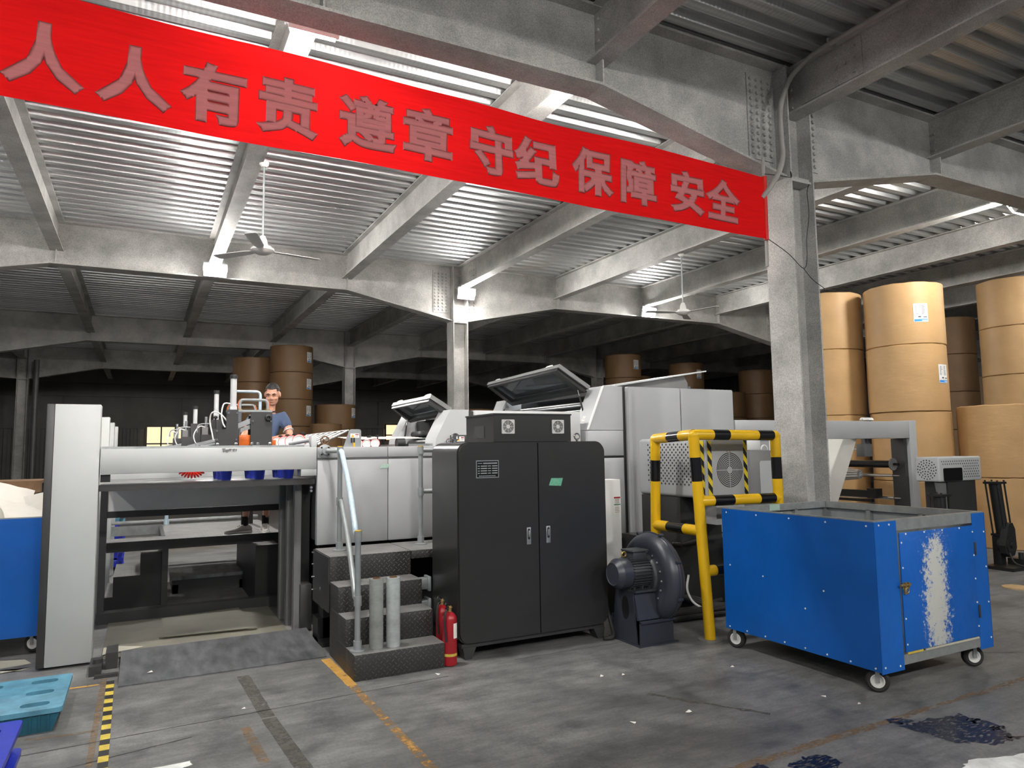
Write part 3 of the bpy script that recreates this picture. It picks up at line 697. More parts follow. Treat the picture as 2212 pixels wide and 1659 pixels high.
# ------------------------------------------------------------------ feeder heads on the crossbeam
def hose(pts, r=.006): return MB().tube(smooth_path(pts, 6), r, 8)
def feeder_near():
    t = thing('glue_applicator', 'large dark feeder head with orange-trimmed handles, nearest on the crossbeam', 'feeder head', (.78, 6.62, 1.684), 'feeder heads along the crossbeams')
    z0 = 1.684
    MB().prism([(.555, z0), (.735, z0), (.735, 1.995), (.65, 1.995), (.64, 1.985), (.64, 1.825), (.555, 1.825)], 'y', 6.585, 6.60).build('side_plate', 'dark_grey', t)
    MB().box(.84, 1.02, 6.585, 6.60, z0, 1.975).build('side_plate', 'dark_grey', t)
    MB().box(.84, 1.02, 6.76, 6.775, z0, 1.95).build('side_plate', 'dark_grey', t)
    sc_ = MB()
    for x, z in ((.567, 1.735), (.722, 1.735), (.655, 1.965), (.725, 1.965), (.565, 1.81), (.855, 1.71), (1.005, 1.71), (.855, 1.895), (1.008, 1.895)):
        sc_.cyl((x, 6.585, z), (x, 6.575, z), .008, n=10)
    sc_.build('screw', 'chrome', t)
    wh = MB()
    for x in (.57, .72, .85, .90, 1.0): wh.lathe([(0, 0), (.014, 0), (.014, .012), (.006, .014), (.006, .018), (0, .018)], (x, 6.585, z0+.012), (0, -1, 0), 14)
    wh.build('guide_wheel', 'chrome', t)
    kb = MB().lathe([(.012, 0), (.03, 0), (.03, .02), (.022, .026), (.014, .026), (.012, .018), (.012, 0)], (.985, 6.585, 1.925), (0, -1, 0), 22); kb.build('adjust_knob', 'black_paint', t)
    MB().box(.65, 1.02, 6.60, 6.76, 1.978, 1.995).build('top_plate', 'pipe_grey', t)
    pl = MB().cyl((.752, 6.66, z0), (.752, 6.66, 1.985), .014); pl.box(.735, .765, 6.62, 6.68, 1.89, 1.98); pl.build('column', 'chrome', t)
    ob = MB().box(.748, .842, 6.61, 6.75, z0, 1.775, .004); ob.cyl((.77, 6.61, 1.75), (.77, 6.60, 1.75), .012); ob.build('glue_block', 'orange', t)
    MB().box(1.022, 1.06, 6.62, 6.75, z0, 1.73, .004).build('glue_block', 'orange', t)
    ar = MB().obox((.80, 6.68, 1.88), (.06, 0, .025), (0, .05, 0), (-.008, 0, .02)); ar.obox((.80, 6.68, 1.83), (.05, 0, .02), (0, .03, 0), (-.006, 0, .015)); ar.build('swing_arm', 'steel', t)
    cy = MB().cyl((.70, 6.66, 2.02), (.70, 6.66, 2.29), .0265, n=24); cy.box(.672, .728, 6.632, 6.688, 1.995, 2.025); co = cy.build('air_cylinder', 'machine_light', t)
    MB().lathe([(.0, .0), (.031, 0), (.031, .028), (.026, .034), (0, .034)], (.70, 6.66, 2.272), n=24).build('end_cap', 'black_paint', co)
    def handle(x0, x1, z, h, y, r, nm):
        pts = [(x0, y, z), (x0, y, z+h-.03), (x0+.012, y, z+h-.008), (x0+.035, y, z+h), (x1-.035, y, z+h), (x1-.012, y, z+h-.008), (x1, y, z+h-.03), (x1, y, z)]
        h_ = MB().tube(smooth_path(pts, 4), r, 10).build('handle', 'pipe_grey', t)
        e_ = MB()
        for xx, s in ((x0, -1), (x1, 1)): e_.tube(smooth_path([(xx+s*.011, y, z), (xx+s*.011, y, z+h-.03), (xx-s*.004, y, z+h)], 4), .006, 8)
        e_.build('handle_edge', 'orange', h_)
        f_ = MB()
        for xx in (x0, x1): f_.cyl((xx, y, z-.012), (xx, y, z+.004), .02, n=14)
        f_.build('handle_foot', 'brass', h_)
    handle(.752, .985, 2.0, .085, 6.64, .013, 1); handle(.67, .89, 1.995, .05, 6.72, .009, 2)
    bend = MB().tube(smooth_path([(.728, 6.7, 2.165), (.85, 6.7, 2.165), (.905, 6.7, 2.163), (.928, 6.7, 2.145), (.932, 6.7, 2.10)], 5), .012, 10); bend.cyl((.93, 6.7, 2.11), (.93, 6.7, 1.99), .013); bend.build('bent_pipe', 'pipe_blue', t)
    hose([(.67, 6.64, 2.05), (.62, 6.62, 2.045), (.60, 6.60, 1.96), (.61, 6.58, 1.88), (.63, 6.57, 1.84)]).build('air_hose', 'white_plastic', t)
    hose([(.69, 6.61, 1.83), (.60, 6.6, 1.95), (.53, 6.6, 1.97), (.51, 6.62, 1.90), (.53, 6.6, 1.78), (.54, 6.6, 1.73)]).build('air_hose', 'white_plastic', t)
    ch = MB().obox((.49, 6.66, 1.715), (.085, 0, .02), (0, .05, 0), (-.003, 0, .012)); ch.obox((.51, 6.66, 1.695), (.07, 0, .012), (0, .05, 0), (-.002, 0, .008)); ch.build('sheet_chute', 'steel', t)
    pi = MB().cyl((.56, 6.68, 1.83), (.56, 6.68, 1.92), .008); pi.lathe([(0, 0), (.014, 0), (.018, .012), (.01, .022), (0, .024)], (.56, 6.68, 1.92), n=14); pi.box(.53, .56, 6.66, 6.70, 1.83, 1.90); pi.build('adjust_screw', 'black_paint', t)
feeder_near()
def feeder_small(x, y, zt, label, s=1.0, base=1.684):
    t = thing('glue_applicator', label, 'feeder head', (x, y, base), 'feeder heads along the crossbeams')
    MB().prism([(x-.13*s, base), (x+.05*s, base), (x+.05*s, base+.27*s), (x-.045*s, base+.27*s), (x-.045*s, base+.13*s), (x-.13*s, base+.13*s)], 'y', y-.05, y-.035).build('side_plate', 'dark_grey', t)
    MB().box(x-.12*s, x-.07*s, y-.03, y+.05, base, base+.2*s).build('valve_block', 'mid_grey', t)
    MB().obox((x-.17*s, y, base+.04*s), (.07*s, 0, .018*s), (0, .04, 0), (-.003, 0, .01)).build('sheet_chute', 'steel', t)
    MB().box(x-.02*s, x+.022*s, y-.02, y+.03, base, zt-.19*s).build('riser', 'steel', t)
    c = MB().cyl((x, y, zt-.22*s), (x, y, zt-.03*s), .021*s, n=20); c.box(x-.024*s, x+.024*s, y-.024*s, y+.024*s, zt-.24*s, zt-.21*s); o = c.build('air_cylinder', 'machine_light', t)
    MB().cyl((x, y, zt-.035*s), (x, y, zt), .024*s, n=20).build('end_cap', 'black_paint', o)
    c = MB().cyl((x-.085*s, y+.01, base+.19*s), (x-.085*s, y+.01, base+.30*s), .014*s, n=16); c.build('pilot_cylinder', 'steel', t)
    hose([(x-.08*s, y, base+.19*s), (x-.14*s, y, base+.21*s), (x-.19*s, y, base+.13*s), (x-.17*s, y, base+.05*s), (x-.12*s, y, base+.03*s)], .005).build('air_hose', 'white_plastic', t)
    hd = MB().tube(smooth_path([(x-.16*s, y, base+.15*s), (x-.16*s, y, base+.2*s), (x-.13*s, y, base+.23*s), (x-.03*s, y, base+.23*s), (x+.0, y, base+.2*s), (x, y, base+.15*s)], 4), .006, 8); hd.build('handle', 'pipe_grey', t)
feeder_small(.615, 7.28, 2.215, 'second feeder head with a white air cylinder, behind the near one', 1.0, 1.664)
feeder_small(.47, 7.88, 2.10, 'third feeder head in front of the lit office window', .95, 1.664)
feeder_small(.40, 8.33, 2.06, 'far left feeder head with the shortest cylinder by the lit window', .9, 1.664)
for k in range(9):
    g, i = divmod(k, 3); x = (.655, .94, 1.20)[g]+.012*i; y = 6.92+(2-i)*.24
    t = tag(MB().lathe([(.0, 0), (.040, 0), (.044, .015), (.062, .2), (.066, .205), (.058, .205), (.04, .02), (0, .02)], (x, y, 1.375), n=18).build('glue_cup', 'cup_blue'),
            'dark blue tapered cup standing on the shelf under the crossbeam', 'cup', 'blue cups under the crossbeam')
hp = []
for i in range(260):
    a = i/260*2*PI*12; u = i/260; b = PI*(.05+.9*u)
    c = Vector((.40+.085*math.cos(PI+b), 7.0, 1.50-.06*math.sin(b))); rad = Vector((math.cos(PI+b), 0, -math.sin(b))).normalized()
    hp.append(c+rad*(.036*math.cos(a))+Vector((0, .036*math.sin(a), 0)))
tag(MB().tube(hp, .0085, 6).build('coil_hose', 'red_plastic'), 'red coiled air hose hanging under the crossbeam', 'hose')

# ------------------------------------------------------------------ covered conveyor body right of the portal
def body():
    t = thing('conveyor_machine', 'light grey covered machine body behind the access platform', 'machine', (2.5, 7.6, 0))
    for x0, x1 in ((1.412, 2.068), (2.074, 2.78), (2.786, 3.5), (3.506, 4.245)):
        MB().box(x0, x1, 6.55, 6.62, 1.562, 1.66, .004).build('upper_cover', 'machine_grey', t)
        MB().box(x0, x1, 6.545, 6.62, .785, 1.542, .004).build('side_cover', 'machine_grey', t)
    MB().box(1.412, 4.245, 6.565, 6.6, 1.538, 1.566).build('seam_strip', 'mid_grey', t)
    MB().box(1.45, 4.245, 6.62, 8.6, .8, 1.64).build('body_frame', 'mid_grey', t)
    MB().box(1.47, 4.245, 6.7, 8.6, 0, .8).build('base_frame', 'black_paint', t)
    MB().prism([(2.012, 1.495), (2.085, 1.495), (2.068, 1.455), (1.992, 1.455)], 'y', 6.543, 6.5455).build('tape_patch', 'green_tape_pale', t)
body()
def wheels(x, ys, z, r, label, grp, red='red_plastic'):
    for k, y in enumerate(ys):
        t = thing('press_wheel', label[k], 'wheel', (x, y, 1.64), grp)
        MB().lathe([(.0, -.014), (r*.3, -.014), (r*.35, -.008), (r*.8, -.008), (r*.84, -.014), (r, -.014), (r, .014), (r*.84, .014), (r*.8, .008), (0, .008)], (x, y, z), (-.35, -1, 0), 26).build('wheel_disc', 'white_plastic', t)
        MB().lathe([(r*.99, -.016), (r*1.06, -.013), (r*1.06, .013), (r*.99, .016)], (x, y, z), (-.35, -1, 0), 26).build('rubber_tyre', red, t)
        f = MB().box(x-.012, x+.06, y+.02, y+.04, 1.64, z+.02); f.cyl((x+.04, y+.05, z-.02), (x+.04, y+.05, z+.075), .006, n=8); f.lathe([(0, 0), (.024, 0), (.024, .012), (.012, .02), (0, .02)], (x+.04, y+.05, z+.065), n=12); f.build('fork', 'black_paint', t)
wheels(1.33, (6.98, 7.38, 7.78, 8.2), 1.725, .06, ['white press wheel with red tyre nearest the stair rail flange', 'second white press wheel with red tyre on the conveyor', 'third white press wheel with red tyre on the conveyor', 'white press wheel with red tyre closest to the worker'], 'press wheels by the worker')
wheels(2.05, (6.9, 7.2, 7.5, 7.8), 1.695, .045, ['small red-rimmed wheel nearest the warning-stickered guard plate', 'small red-rimmed wheel, second behind the stickered guard plate', 'small red-rimmed wheel, third behind the stickered guard plate', 'small red-rimmed wheel, farthest behind the stickered guard plate'], 'press wheels behind the guard')
def sticker(parent, c, ex, ez, w, h, nrm):
    """small warning sticker: white card, yellow triangle, red bar and grey lines"""
    c, ex, ez, n = Vector(c), Vector(ex).normalized(), Vector(ez).normalized(), Vector(nrm).normalized()
    P = lambda u, v, d: c+ex*(u*w)+ez*(v*h)+n*d
    m = MB(); m.obox(P(0, 0, .0005), ex*w/2, ez*h/2, n*.0006)
    m.mat(1); m._f(m._v([P(-.42, -.36, .0015), P(-.06, -.36, .0015), P(-.24, .36, .0015)]))
    m.mat(2); m._f(m._v([P(.05, .16, .0015), P(.44, .16, .0015), P(.44, .36, .0015), P(.05, .36, .0015)]))
    m.mat(3); m._f(m._v([P(.08, -.05, .0015), P(.4, -.05, .0015), P(.4, -.0, .0015), P(.08, -.0, .0015)])); m._f(m._v([P(.08, -.25, .0015), P(.34, -.25, .0015), P(.34, -.2, .0015), P(.08, -.2, .0015)]))
    return m.build('warning_sticker', ['white_paint', 'label_yellow', 'label_red', 'mid_grey'], parent, fix=False)
def guard():
    t = thing('conveyor_guard', 'tilted glass guard with white rods and a stickered grey end plate', 'guard', (1.7, 7.6, 1.66))
    for y in (6.60, 8.55):
        MB().prism([(1.66, 1.66), (1.825, 1.66), (1.825, 1.81), (1.81, 1.825), (1.73, 1.825), (1.715, 1.812)], 'y', y, y+.014).build('end_plate', 'pipe_grey', t)
    sticker(t, (1.765, 6.599, 1.765), (1, 0, 0), (0, 0, 1), .085, .04, (0, -1, 0))
    s = MB()
    for x in (1.735, 1.758): s.box(x-.007, x+.007, 6.592, 6.6, 1.70, 1.745)
    s.build('latch', 'black_paint', t); MB().box(1.75, 1.766, 6.59, 6.6, 1.66, 1.70).build('latch_pin', 'label_yellow', t)
    MB().prism([(1.44, 1.685), (1.70, 1.805), (1.703, 1.80), (1.443, 1.68)], 'y', 6.62, 8.55).build('glass_panel', 'smoked_glass', t)
    for k in range(8):
        y = 6.66+k*.26; MB().cyl((1.43, y, 1.685), (1.71, y, 1.815), .006, n=8).build('rod', 'white_paint', t)
    r = MB()
    for u in (0, .5, 1): r.cyl((1.435+.275*u, 6.62, 1.69+.127*u), (1.435+.275*u, 8.55, 1.69+.127*u), .006, n=8)
    r.build('long_rod', 'white_paint', t)
    h = MB().tube(arc((1.48, 6.56, 1.72), .038, 0, 2*PI, 24)[:-1], .006, 8, closed=True)
    for k in range(3): a = k*2*PI/3+.4; h.cyl((1.48, 6.56, 1.72), (1.48+.038*math.cos(a), 6.56, 1.72+.038*math.sin(a)), .004, n=6)
    h.cyl((1.48, 6.555, 1.72), (1.48, 6.66, 1.72), .008, n=10); h.cyl((1.48, 6.62, 1.66), (1.48, 6.62, 1.72), .008, n=8)
    tag(h.build('handwheel', 'rust_brown'), 'small brown-rimmed handwheel beside the glass guard', 'handwheel')
    p = MB().cyl((1.25, 7.0, 1.70), (1.40, 6.72, 1.735), .02); p.box(1.37, 1.42, 6.62, 6.74, 1.664, 1.765, .006); p.box(1.24, 1.36, 6.64, 6.7, 1.664, 1.69)
    tag(p.build('tension_arm', 'machine_light'), 'white metal arm resting on the beam end by the wheels', 'arm')
guard()
def unit_one():
    t = thing('coating_unit', 'smaller grey coating unit with raised glass hood, left of the black cabinet box', 'machine unit', (2.9, 7.2, 1.64))
    pr = [(2.55, 1.64), (2.56, 1.735), (2.71, 2.02), (2.91, 2.02), (2.91, 1.64)]
    MB().prism(pr, 'y', 6.55, 6.85).build('side_frame', 'machine_light', t)
    MB().prism(pr, 'y', 7.78, 8.05).build('side_frame', 'machine_light', t)
    MB().box(2.93, 2.985, 6.6, 8.05, 1.64, 2.01).build('gap_panel', 'dark_grey', t)
    MB().box(2.985, 4.25, 6.56, 8.3, 1.64, 2.015, .008).build('rear_cover', 'machine_light', t)
    MB().box(2.8, 2.92, 6.86, 7.77, 1.64, 1.95).build('inner_housing', 'black_gloss', t)
    for z, x in ((1.70, 2.72), (1.80, 2.76)): MB().cyl((x, 6.86, z), (x, 7.77, z), .035, n=18).build('roller', 'dark_grey', t)
    hood(t, (2.79, 6.72, 2.03), (2.57, 6.72, 2.16), (2.5, 7.75, 2.14), (2.75, 7.75, 1.99), (2.70, 6.8, 1.78), (2.62, 7.7, 1.70))
    b = MB().box(2.70, 2.89, 6.45, 6.54, 1.672, 1.765, .004); bo = b.build('gear_box', 'dark_grey', t)
    sticker(bo, (2.775, 6.449, 1.725), (1, 0, 0), (0, 0, 1), .085, .05, (0, -1, 0))
    for x in (2.65, 2.87):
        h = MB().tube(arc((x, 6.44, 1.70), .028, 0, 2*PI, 20)[:-1], .005, 8, closed=True)
        for k in range(4): a = k*PI/2+.3; h.cyl((x, 6.44, 1.70), (x+.028*math.cos(a), 6.44, 1.70+.028*math.sin(a)), .003, n=6)
        h.cyl((x, 6.44, 1.70), (x, 6.56, 1.70), .007, n=8); h.build('handwheel', 'chrome', t)
    MB().box(2.3, 2.55, 6.62, 7.9, 1.64, 1.685).build('feed_table', 'steel', t)
    bl = MB().cyl((2.22, 6.75, 1.69), (2.30, 6.75, 1.69), .05, n=20); bl.build('feed_motor', 'black_paint', t)
    c = MB()
    for k in range(5): c.cyl((1.80, 6.95+k*.11, 1.735+k*.008), (2.62, 7.0+k*.11, 1.745+k*.006), .003, n=6)
    c.build('feed_cord', 'white_plastic', t)
def hood(t, nb, nt, ft, fb, s0, s1):
    """glass lid propped open: frame, pane, two grips and two gas struts; corners near-bottom, near-top, far-top, far-bottom"""
    nb, nt, ft, fb = map(Vector, (nb, nt, ft, fb)); n = (nt-nb).cross(fb-nb).normalized()*.022
    L = lambda u, v: nb.lerp(fb, u).lerp(nt.lerp(ft, u), v)
    o = MB(); w, h = .07, .13
    for (a, b, c, d) in (((0, 0), (1, 0), (1, h), (0, h)), ((0, 1-h), (1, 1-h), (1, 1), (0, 1)), ((0, h), (w, h), (w, 1-h), (0, 1-h)), ((1-w, h), (1, h), (1, 1-h), (1-w, 1-h))):
        A = o._v([L(*q)+n for q in (a, b, c, d)]); B = o._v([L(*q)-n for q in (a, b, c, d)])
        o._f(A); o._f(B[::-1])
        for i in range(4): o._f([A[i], A[(i+1) % 4], B[(i+1) % 4], B[i]])
    ho = o.build('hood_frame', 'mid_grey', t)
    o = MB(); dn = -n if n.z > 0 else n; K = dn.normalized()*.05
    L2 = lambda u, v: L(.015+.97*u, .03+.94*v)
    for (a, b, c, d) in (((0, 0), (1, 0), (1, .17), (0, .17)), ((0, .93), (1, .93), (1, 1), (0, 1)), ((0, .17), (.06, .17), (.06, .93), (0, .93)), ((.94, .17), (1, .17), (1, .93), (.94, .93))):
        A = o._v([L2(*q)+dn*1.01 for q in (a, b, c, d)]); B = o._v([L2(*q)+dn*1.01+K*(.6 if q[1] > .5 else 1) for q in (a, b, c, d)])
        o._f(A); o._f(B[::-1])
        for i in range(4): o._f([A[i], A[(i+1) % 4], B[(i+1) % 4], B[i]])
    o.build('inner_rim', 'black_paint', ho)
    g = MB(); A = g._v([L(*q)+n*.2 for q in ((w, h), (1-w, h), (1-w, 1-h), (w, 1-h))]); B = g._v([L(*q)-n*.2 for q in ((w, h), (1-w, h), (1-w, 1-h), (w, 1-h))])
    g._f(A); g._f(B[::-1])
    for i in range(4): g._f([A[i], A[(i+1) % 4], B[(i+1) % 4], B[i]])
    g.build('hood_glass', 'smoked_glass', ho)
    for u in (.14, .86):
        d = (fb-nb).normalized(); e = (nt-nb).normalized(); m = n.normalized()
        if m.z < 0: m = -m
        c = L(u, 1)-e*.02+m*.03
        MB().tube(smooth_path([c-d*.07-m*.02, c-d*.06+m*.01, c+d*.06+m*.01, c+d*.07-m*.02], 4), .011, 8).build('hood_grip', 'white_paint', ho)
    for u, s in ((.05, s0), (.95, s1)):
        a = L(u, .35)-n; s = Vector(s); m_ = a.lerp(s, .45)
        q = MB().cyl(a, m_, .006, n=8); q.build('strut_rod', 'chrome', t); MB().cyl(m_, s, .010, n=8).build('gas_strut', 'black_paint', t)
unit_one()
def unit_two():
    t = thing('laminating_unit', 'tall grey laminating unit with big raised glass hood, right of the black cabinet', 'machine unit', (5.2, 7.6, 0))
    pr = [(4.34, 1.815), (4.56, 2.31), (4.815, 2.31), (4.815, 1.815)]
    f = MB().prism(pr, 'y', 6.55, 6.86); fo = f.build('slanted_head', 'machine_grey', t)
    MB().prism([(4.535, 2.30), (4.565, 2.315), (4.348, 1.82), (4.33, 1.82)], 'y', 6.545, 6.56).build('edge_trim', 'white_paint', fo)
    s_ = Vector((4.56-4.34, 0, 2.31-1.815)).normalized()
    for z in (1.93, 1.965):
        x = 4.34+(z-1.815)/(.495)*.22
        sticker(fo, (x-.001, 6.72, z), (0, -1, 0), s_, .05, .026, (-s_.z, 0, s_.x))
    MB().prism(pr, 'y', 8.95, 9.25).build('slanted_head', 'machine_grey', t)
    MB().box(4.335, 4.815, 6.55, 6.9, 1.53, 1.81, .004).build('middle_cover', 'machine_grey', t)
    MB().box(4.34, 4.8, 6.56, 6.9, 1.505, 1.53).build('seam_strip', 'black_paint', t)
    MB().box(4.33, 4.815, 6.55, 6.9, .62, 1.505, .004).build('lower_cover', 'machine_grey', t)
    MB().box(4.82, 4.875, 6.6, 9.2, .6, 2.30).build('gap_panel', 'dark_grey', t)
    MB().box(4.8, 4.86, 6.9, 8.95, 1.5, 2.25).build('inner_wall', 'black_gloss', t)
    for x, z in ((4.50, 1.75), (4.58, 1.95), (4.66, 2.12)): MB().cyl((x, 6.86, z), (x, 8.95, z), .045, n=20).build('roller', 'dark_grey', t)
    for z in (2.0, 2.06): MB().cyl((4.52, 6.86, z+.05), (4.52, 8.95, z+.05), .012, n=10).build('cross_rod', 'pipe_grey', t)
    MB().box(4.77, 4.79, 8.3, 8.62, 1.98, 2.10).build('operator_screen', 'screen_blue', t)
    hood(t, (4.49, 6.72, 2.30), (4.09, 6.72, 2.535), (4.22, 8.85, 2.525), (4.64, 8.85, 2.275), (4.46, 6.80, 1.98), (4.36, 8.8, 1.9))
    for x0, x1, z0 in ((4.885, 5.652, .59), (5.668, 6.495, .59)):
        q = MB(); q.prism(rrect(x0, x1, z0, 2.31, .02, 3), 'y', 6.55, 6.60); q.build('tower_door', 'machine_grey', t)
    MB().box(4.885, 6.49, 6.602, 9.2, .6, 2.295).build('tower_frame', 'dark_grey', t)
    MB().box(4.885, 4.93, 6.53, 6.549, .55, 2.30).build('corner_post', 'machine_grey', t)
    MB().box(4.25, 6.5, 6.62, 9.2, 0, .6).build('base_frame', 'black_paint', t)
    ld = MB().prism([(4.84, 2.345), (6.24, 2.565), (6.24, 2.548), (4.84, 2.325)], 'y', 6.72, 8.9); ld.build('top_lid', 'machine_light', t)
    MB().prism([(4.90, 2.31), (4.90, 2.335), (5.9, 2.49), (5.955, 2.40), (5.955, 2.31)], 'y', 6.75, 6.77).build('lid_cheek', 'mid_grey', t)
    MB().box(5.95, 6.0, 6.75, 6.85, 2.31, 2.36).build('lid_stop', 'chrome', t)
unit_two()
def eb(x, y, z, label):
    m = MB().tube(arc((x, y, z+.05), .026, 0, 2*PI, 20)[:-1], .008, 8, closed=True); m.cyl((x, y, z), (x, y, z+.03), .012)
    return m

# ------------------------------------------------------------------ access steps and hand rails
def steps():
    t = thing('access_steps', 'dark chequer plate steps with grey hand rails beside the black cabinet', 'steps', (1.7, 5.7, 0))
    W0, W1 = 1.375, 2.06
    for k, (y, z) in enumerate(((5.115, .18), (5.36, .38), (5.60, .575))):
        y2 = (5.36, 5.60, 5.87)[k]
        MB().box(W0, W1, y, y2, z-.2 if k else .0, z, .004).build('step', 'chequer_plate', t)
    MB().prism([(5.365, .005), (5.87, .005), (5.87, .37), (5.605, .37), (5.605, .175), (5.365, .175)], 'x', W0+.002, W0+.02).build('side_panel', 'chequer_plate', t)
    MB().prism([(5.365, .005), (5.87, .005), (5.87, .37), (5.605, .37), (5.605, .175), (5.365, .175)], 'x', W1-.02, W1-.002).build('side_panel', 'chequer_plate', t)
    p = MB().box(W0, W1, 5.875, 6.46, .55, .77, .004).build('platform', 'chequer_plate', t)
    MB().box(W1+.005, 3.9, 5.875, 6.46, .70, .77, .004).build('platform', 'chequer_plate', t)
    s = MB().prism([(5.88, .33), (6.46, .33), (6.46, .765), (5.88, .765)], 'x', W0-.012, W0-.001); so = s.build('side_skirt', 'dark_grey', t)
    for z in (.42, .53, .64, .74): MB().cyl((W0-.012, 6.45, z), (W0-.024, 6.45, z), .008, n=8).build('bolt', 'chrome', so)
    MB().box(1.42, 1.5, 6.30, 6.44, .0, .33).build('support_leg', 'black_paint', t)
    for k, z in enumerate((.50, .32)):
        q = MB().box(2.07, 2.17, 5.75, 5.85, z-.045, z+.045, .01); q.box(2.17, 2.195, 5.74, 5.86, z-.06, z+.06, .006); q.build('cable_plug', 'pipe_grey', t)
    R = .0215
    def post(x, y, z0, z1, nm='rail_post'):
        o = MB().cyl((x, y, z0), (x, y, z1), R, n=16).build(nm, 'pipe_grey', t)
        f = MB().lathe([(0, 0), (.055, 0), (.055, .01), (.03, .014), (.03, .075), (0, .075)], (x, y, z0), n=22)
        f.build('post_foot', 'pipe_grey', o)
        return o
    def clamp(o, x, y, z, cap=True, h=.035):
        MB().cyl((x, y, z-h), (x, y, z+h), .0285, n=18).build('clamp', 'pipe_grey', o)
        if cap: MB().cyl((x, y, z+h), (x, y, z+h+.006), .024, n=18).build('yellow_cap', 'rail_yellow', o)
    pa = post(1.53, 6.20, .77, 1.655); clamp(pa, 1.53, 6.20, 1.625); clamp(pa, 1.53, 6.20, 1.19, False)
    pb = post(1.425, 5.22, .18, 1.03); clamp(pb, 1.425, 5.22, 1.0); clamp(pb, 1.425, 5.22, .535, False)
    pc = post(2.27, 6.20, .77, 1.65); clamp(pc, 2.27, 6.20, 1.62); clamp(pc, 2.27, 6.20, 1.245, False)
    MB().tube(smooth_path([(1.53, 6.20, 1.62), (1.53, 6.14, 1.615), (1.522, 6.06, 1.56), (1.49, 5.75, 1.36), (1.435, 5.36, 1.085), (1.428, 5.30, 1.02), (1.425, 5.22, 1.0)], 5), R, 14).build('hand_rail', 'pipe_blue', t)
    MB().tube(smooth_path([(1.53, 6.20, 1.19), (1.53, 6.14, 1.185), (1.522, 6.06, 1.125), (1.49, 5.75, .90), (1.435, 5.36, .62), (1.428, 5.30, .555), (1.425, 5.22, .535)], 5), R, 14).build('hand_rail', 'pipe_grey', t)
    MB().cyl((2.27, 6.20, 1.62), (3.85, 6.20, 1.62), R, n=14).build('hand_rail', 'pipe_grey', t)
    MB().cyl((2.27, 6.20, 1.245), (3.85, 6.20, 1.245), R, n=14).build('hand_rail', 'pipe_grey', t)
    w = MB().cyl((1.53, 6.20, 1.625), (1.48, 6.545, 1.625), R, n=14); w.lathe([(0, 0), (.06, 0), (.06, .014), (.032, .02), (.032, .06), (0, .06)], (1.475, 6.545, 1.625), (0, -1, 0), 24)
    wo = w.build('wall_flange', 'pipe_grey', t)
    for k in range(4): a = PI/4+k*PI/2; s = MB().cyl((1.475+.044*math.cos(a), 6.532, 1.625+.044*math.sin(a)), (1.475+.044*math.cos(a), 6.524, 1.625+.044*math.sin(a)), .009, n=8); s.build('bolt', 'black_paint', wo)
    post(3.85, 6.20, .77, 1.65)
steps()
def film_roll(x, y, label, tint):
    t = thing('stretch_film_roll', label, 'film roll', (x, y, .18), 'stretch film rolls on the bottom step')
    MB().lathe([(.028, .0), (.051, .0), (.052, .01), (.0525, .25), (.052, .49), (.05, .498), (.028, .498)], (x, y, .18), n=30).build('film', tint, t)
    MB().lathe([(.0245, -.0), (.028, -.0), (.028, .505), (.0245, .505), (.0245, -.0)], (x, y, .18), n=24).build('core', 'rust_brown', t)
film_roll(1.57, 5.24, 'greyish roll of stretch film standing on the bottom step, nearer the rail post', 'grey_film')
film_roll(1.695, 5.225, 'whiter roll of stretch film standing on the bottom step, farther from the rail post', 'stretch_film')

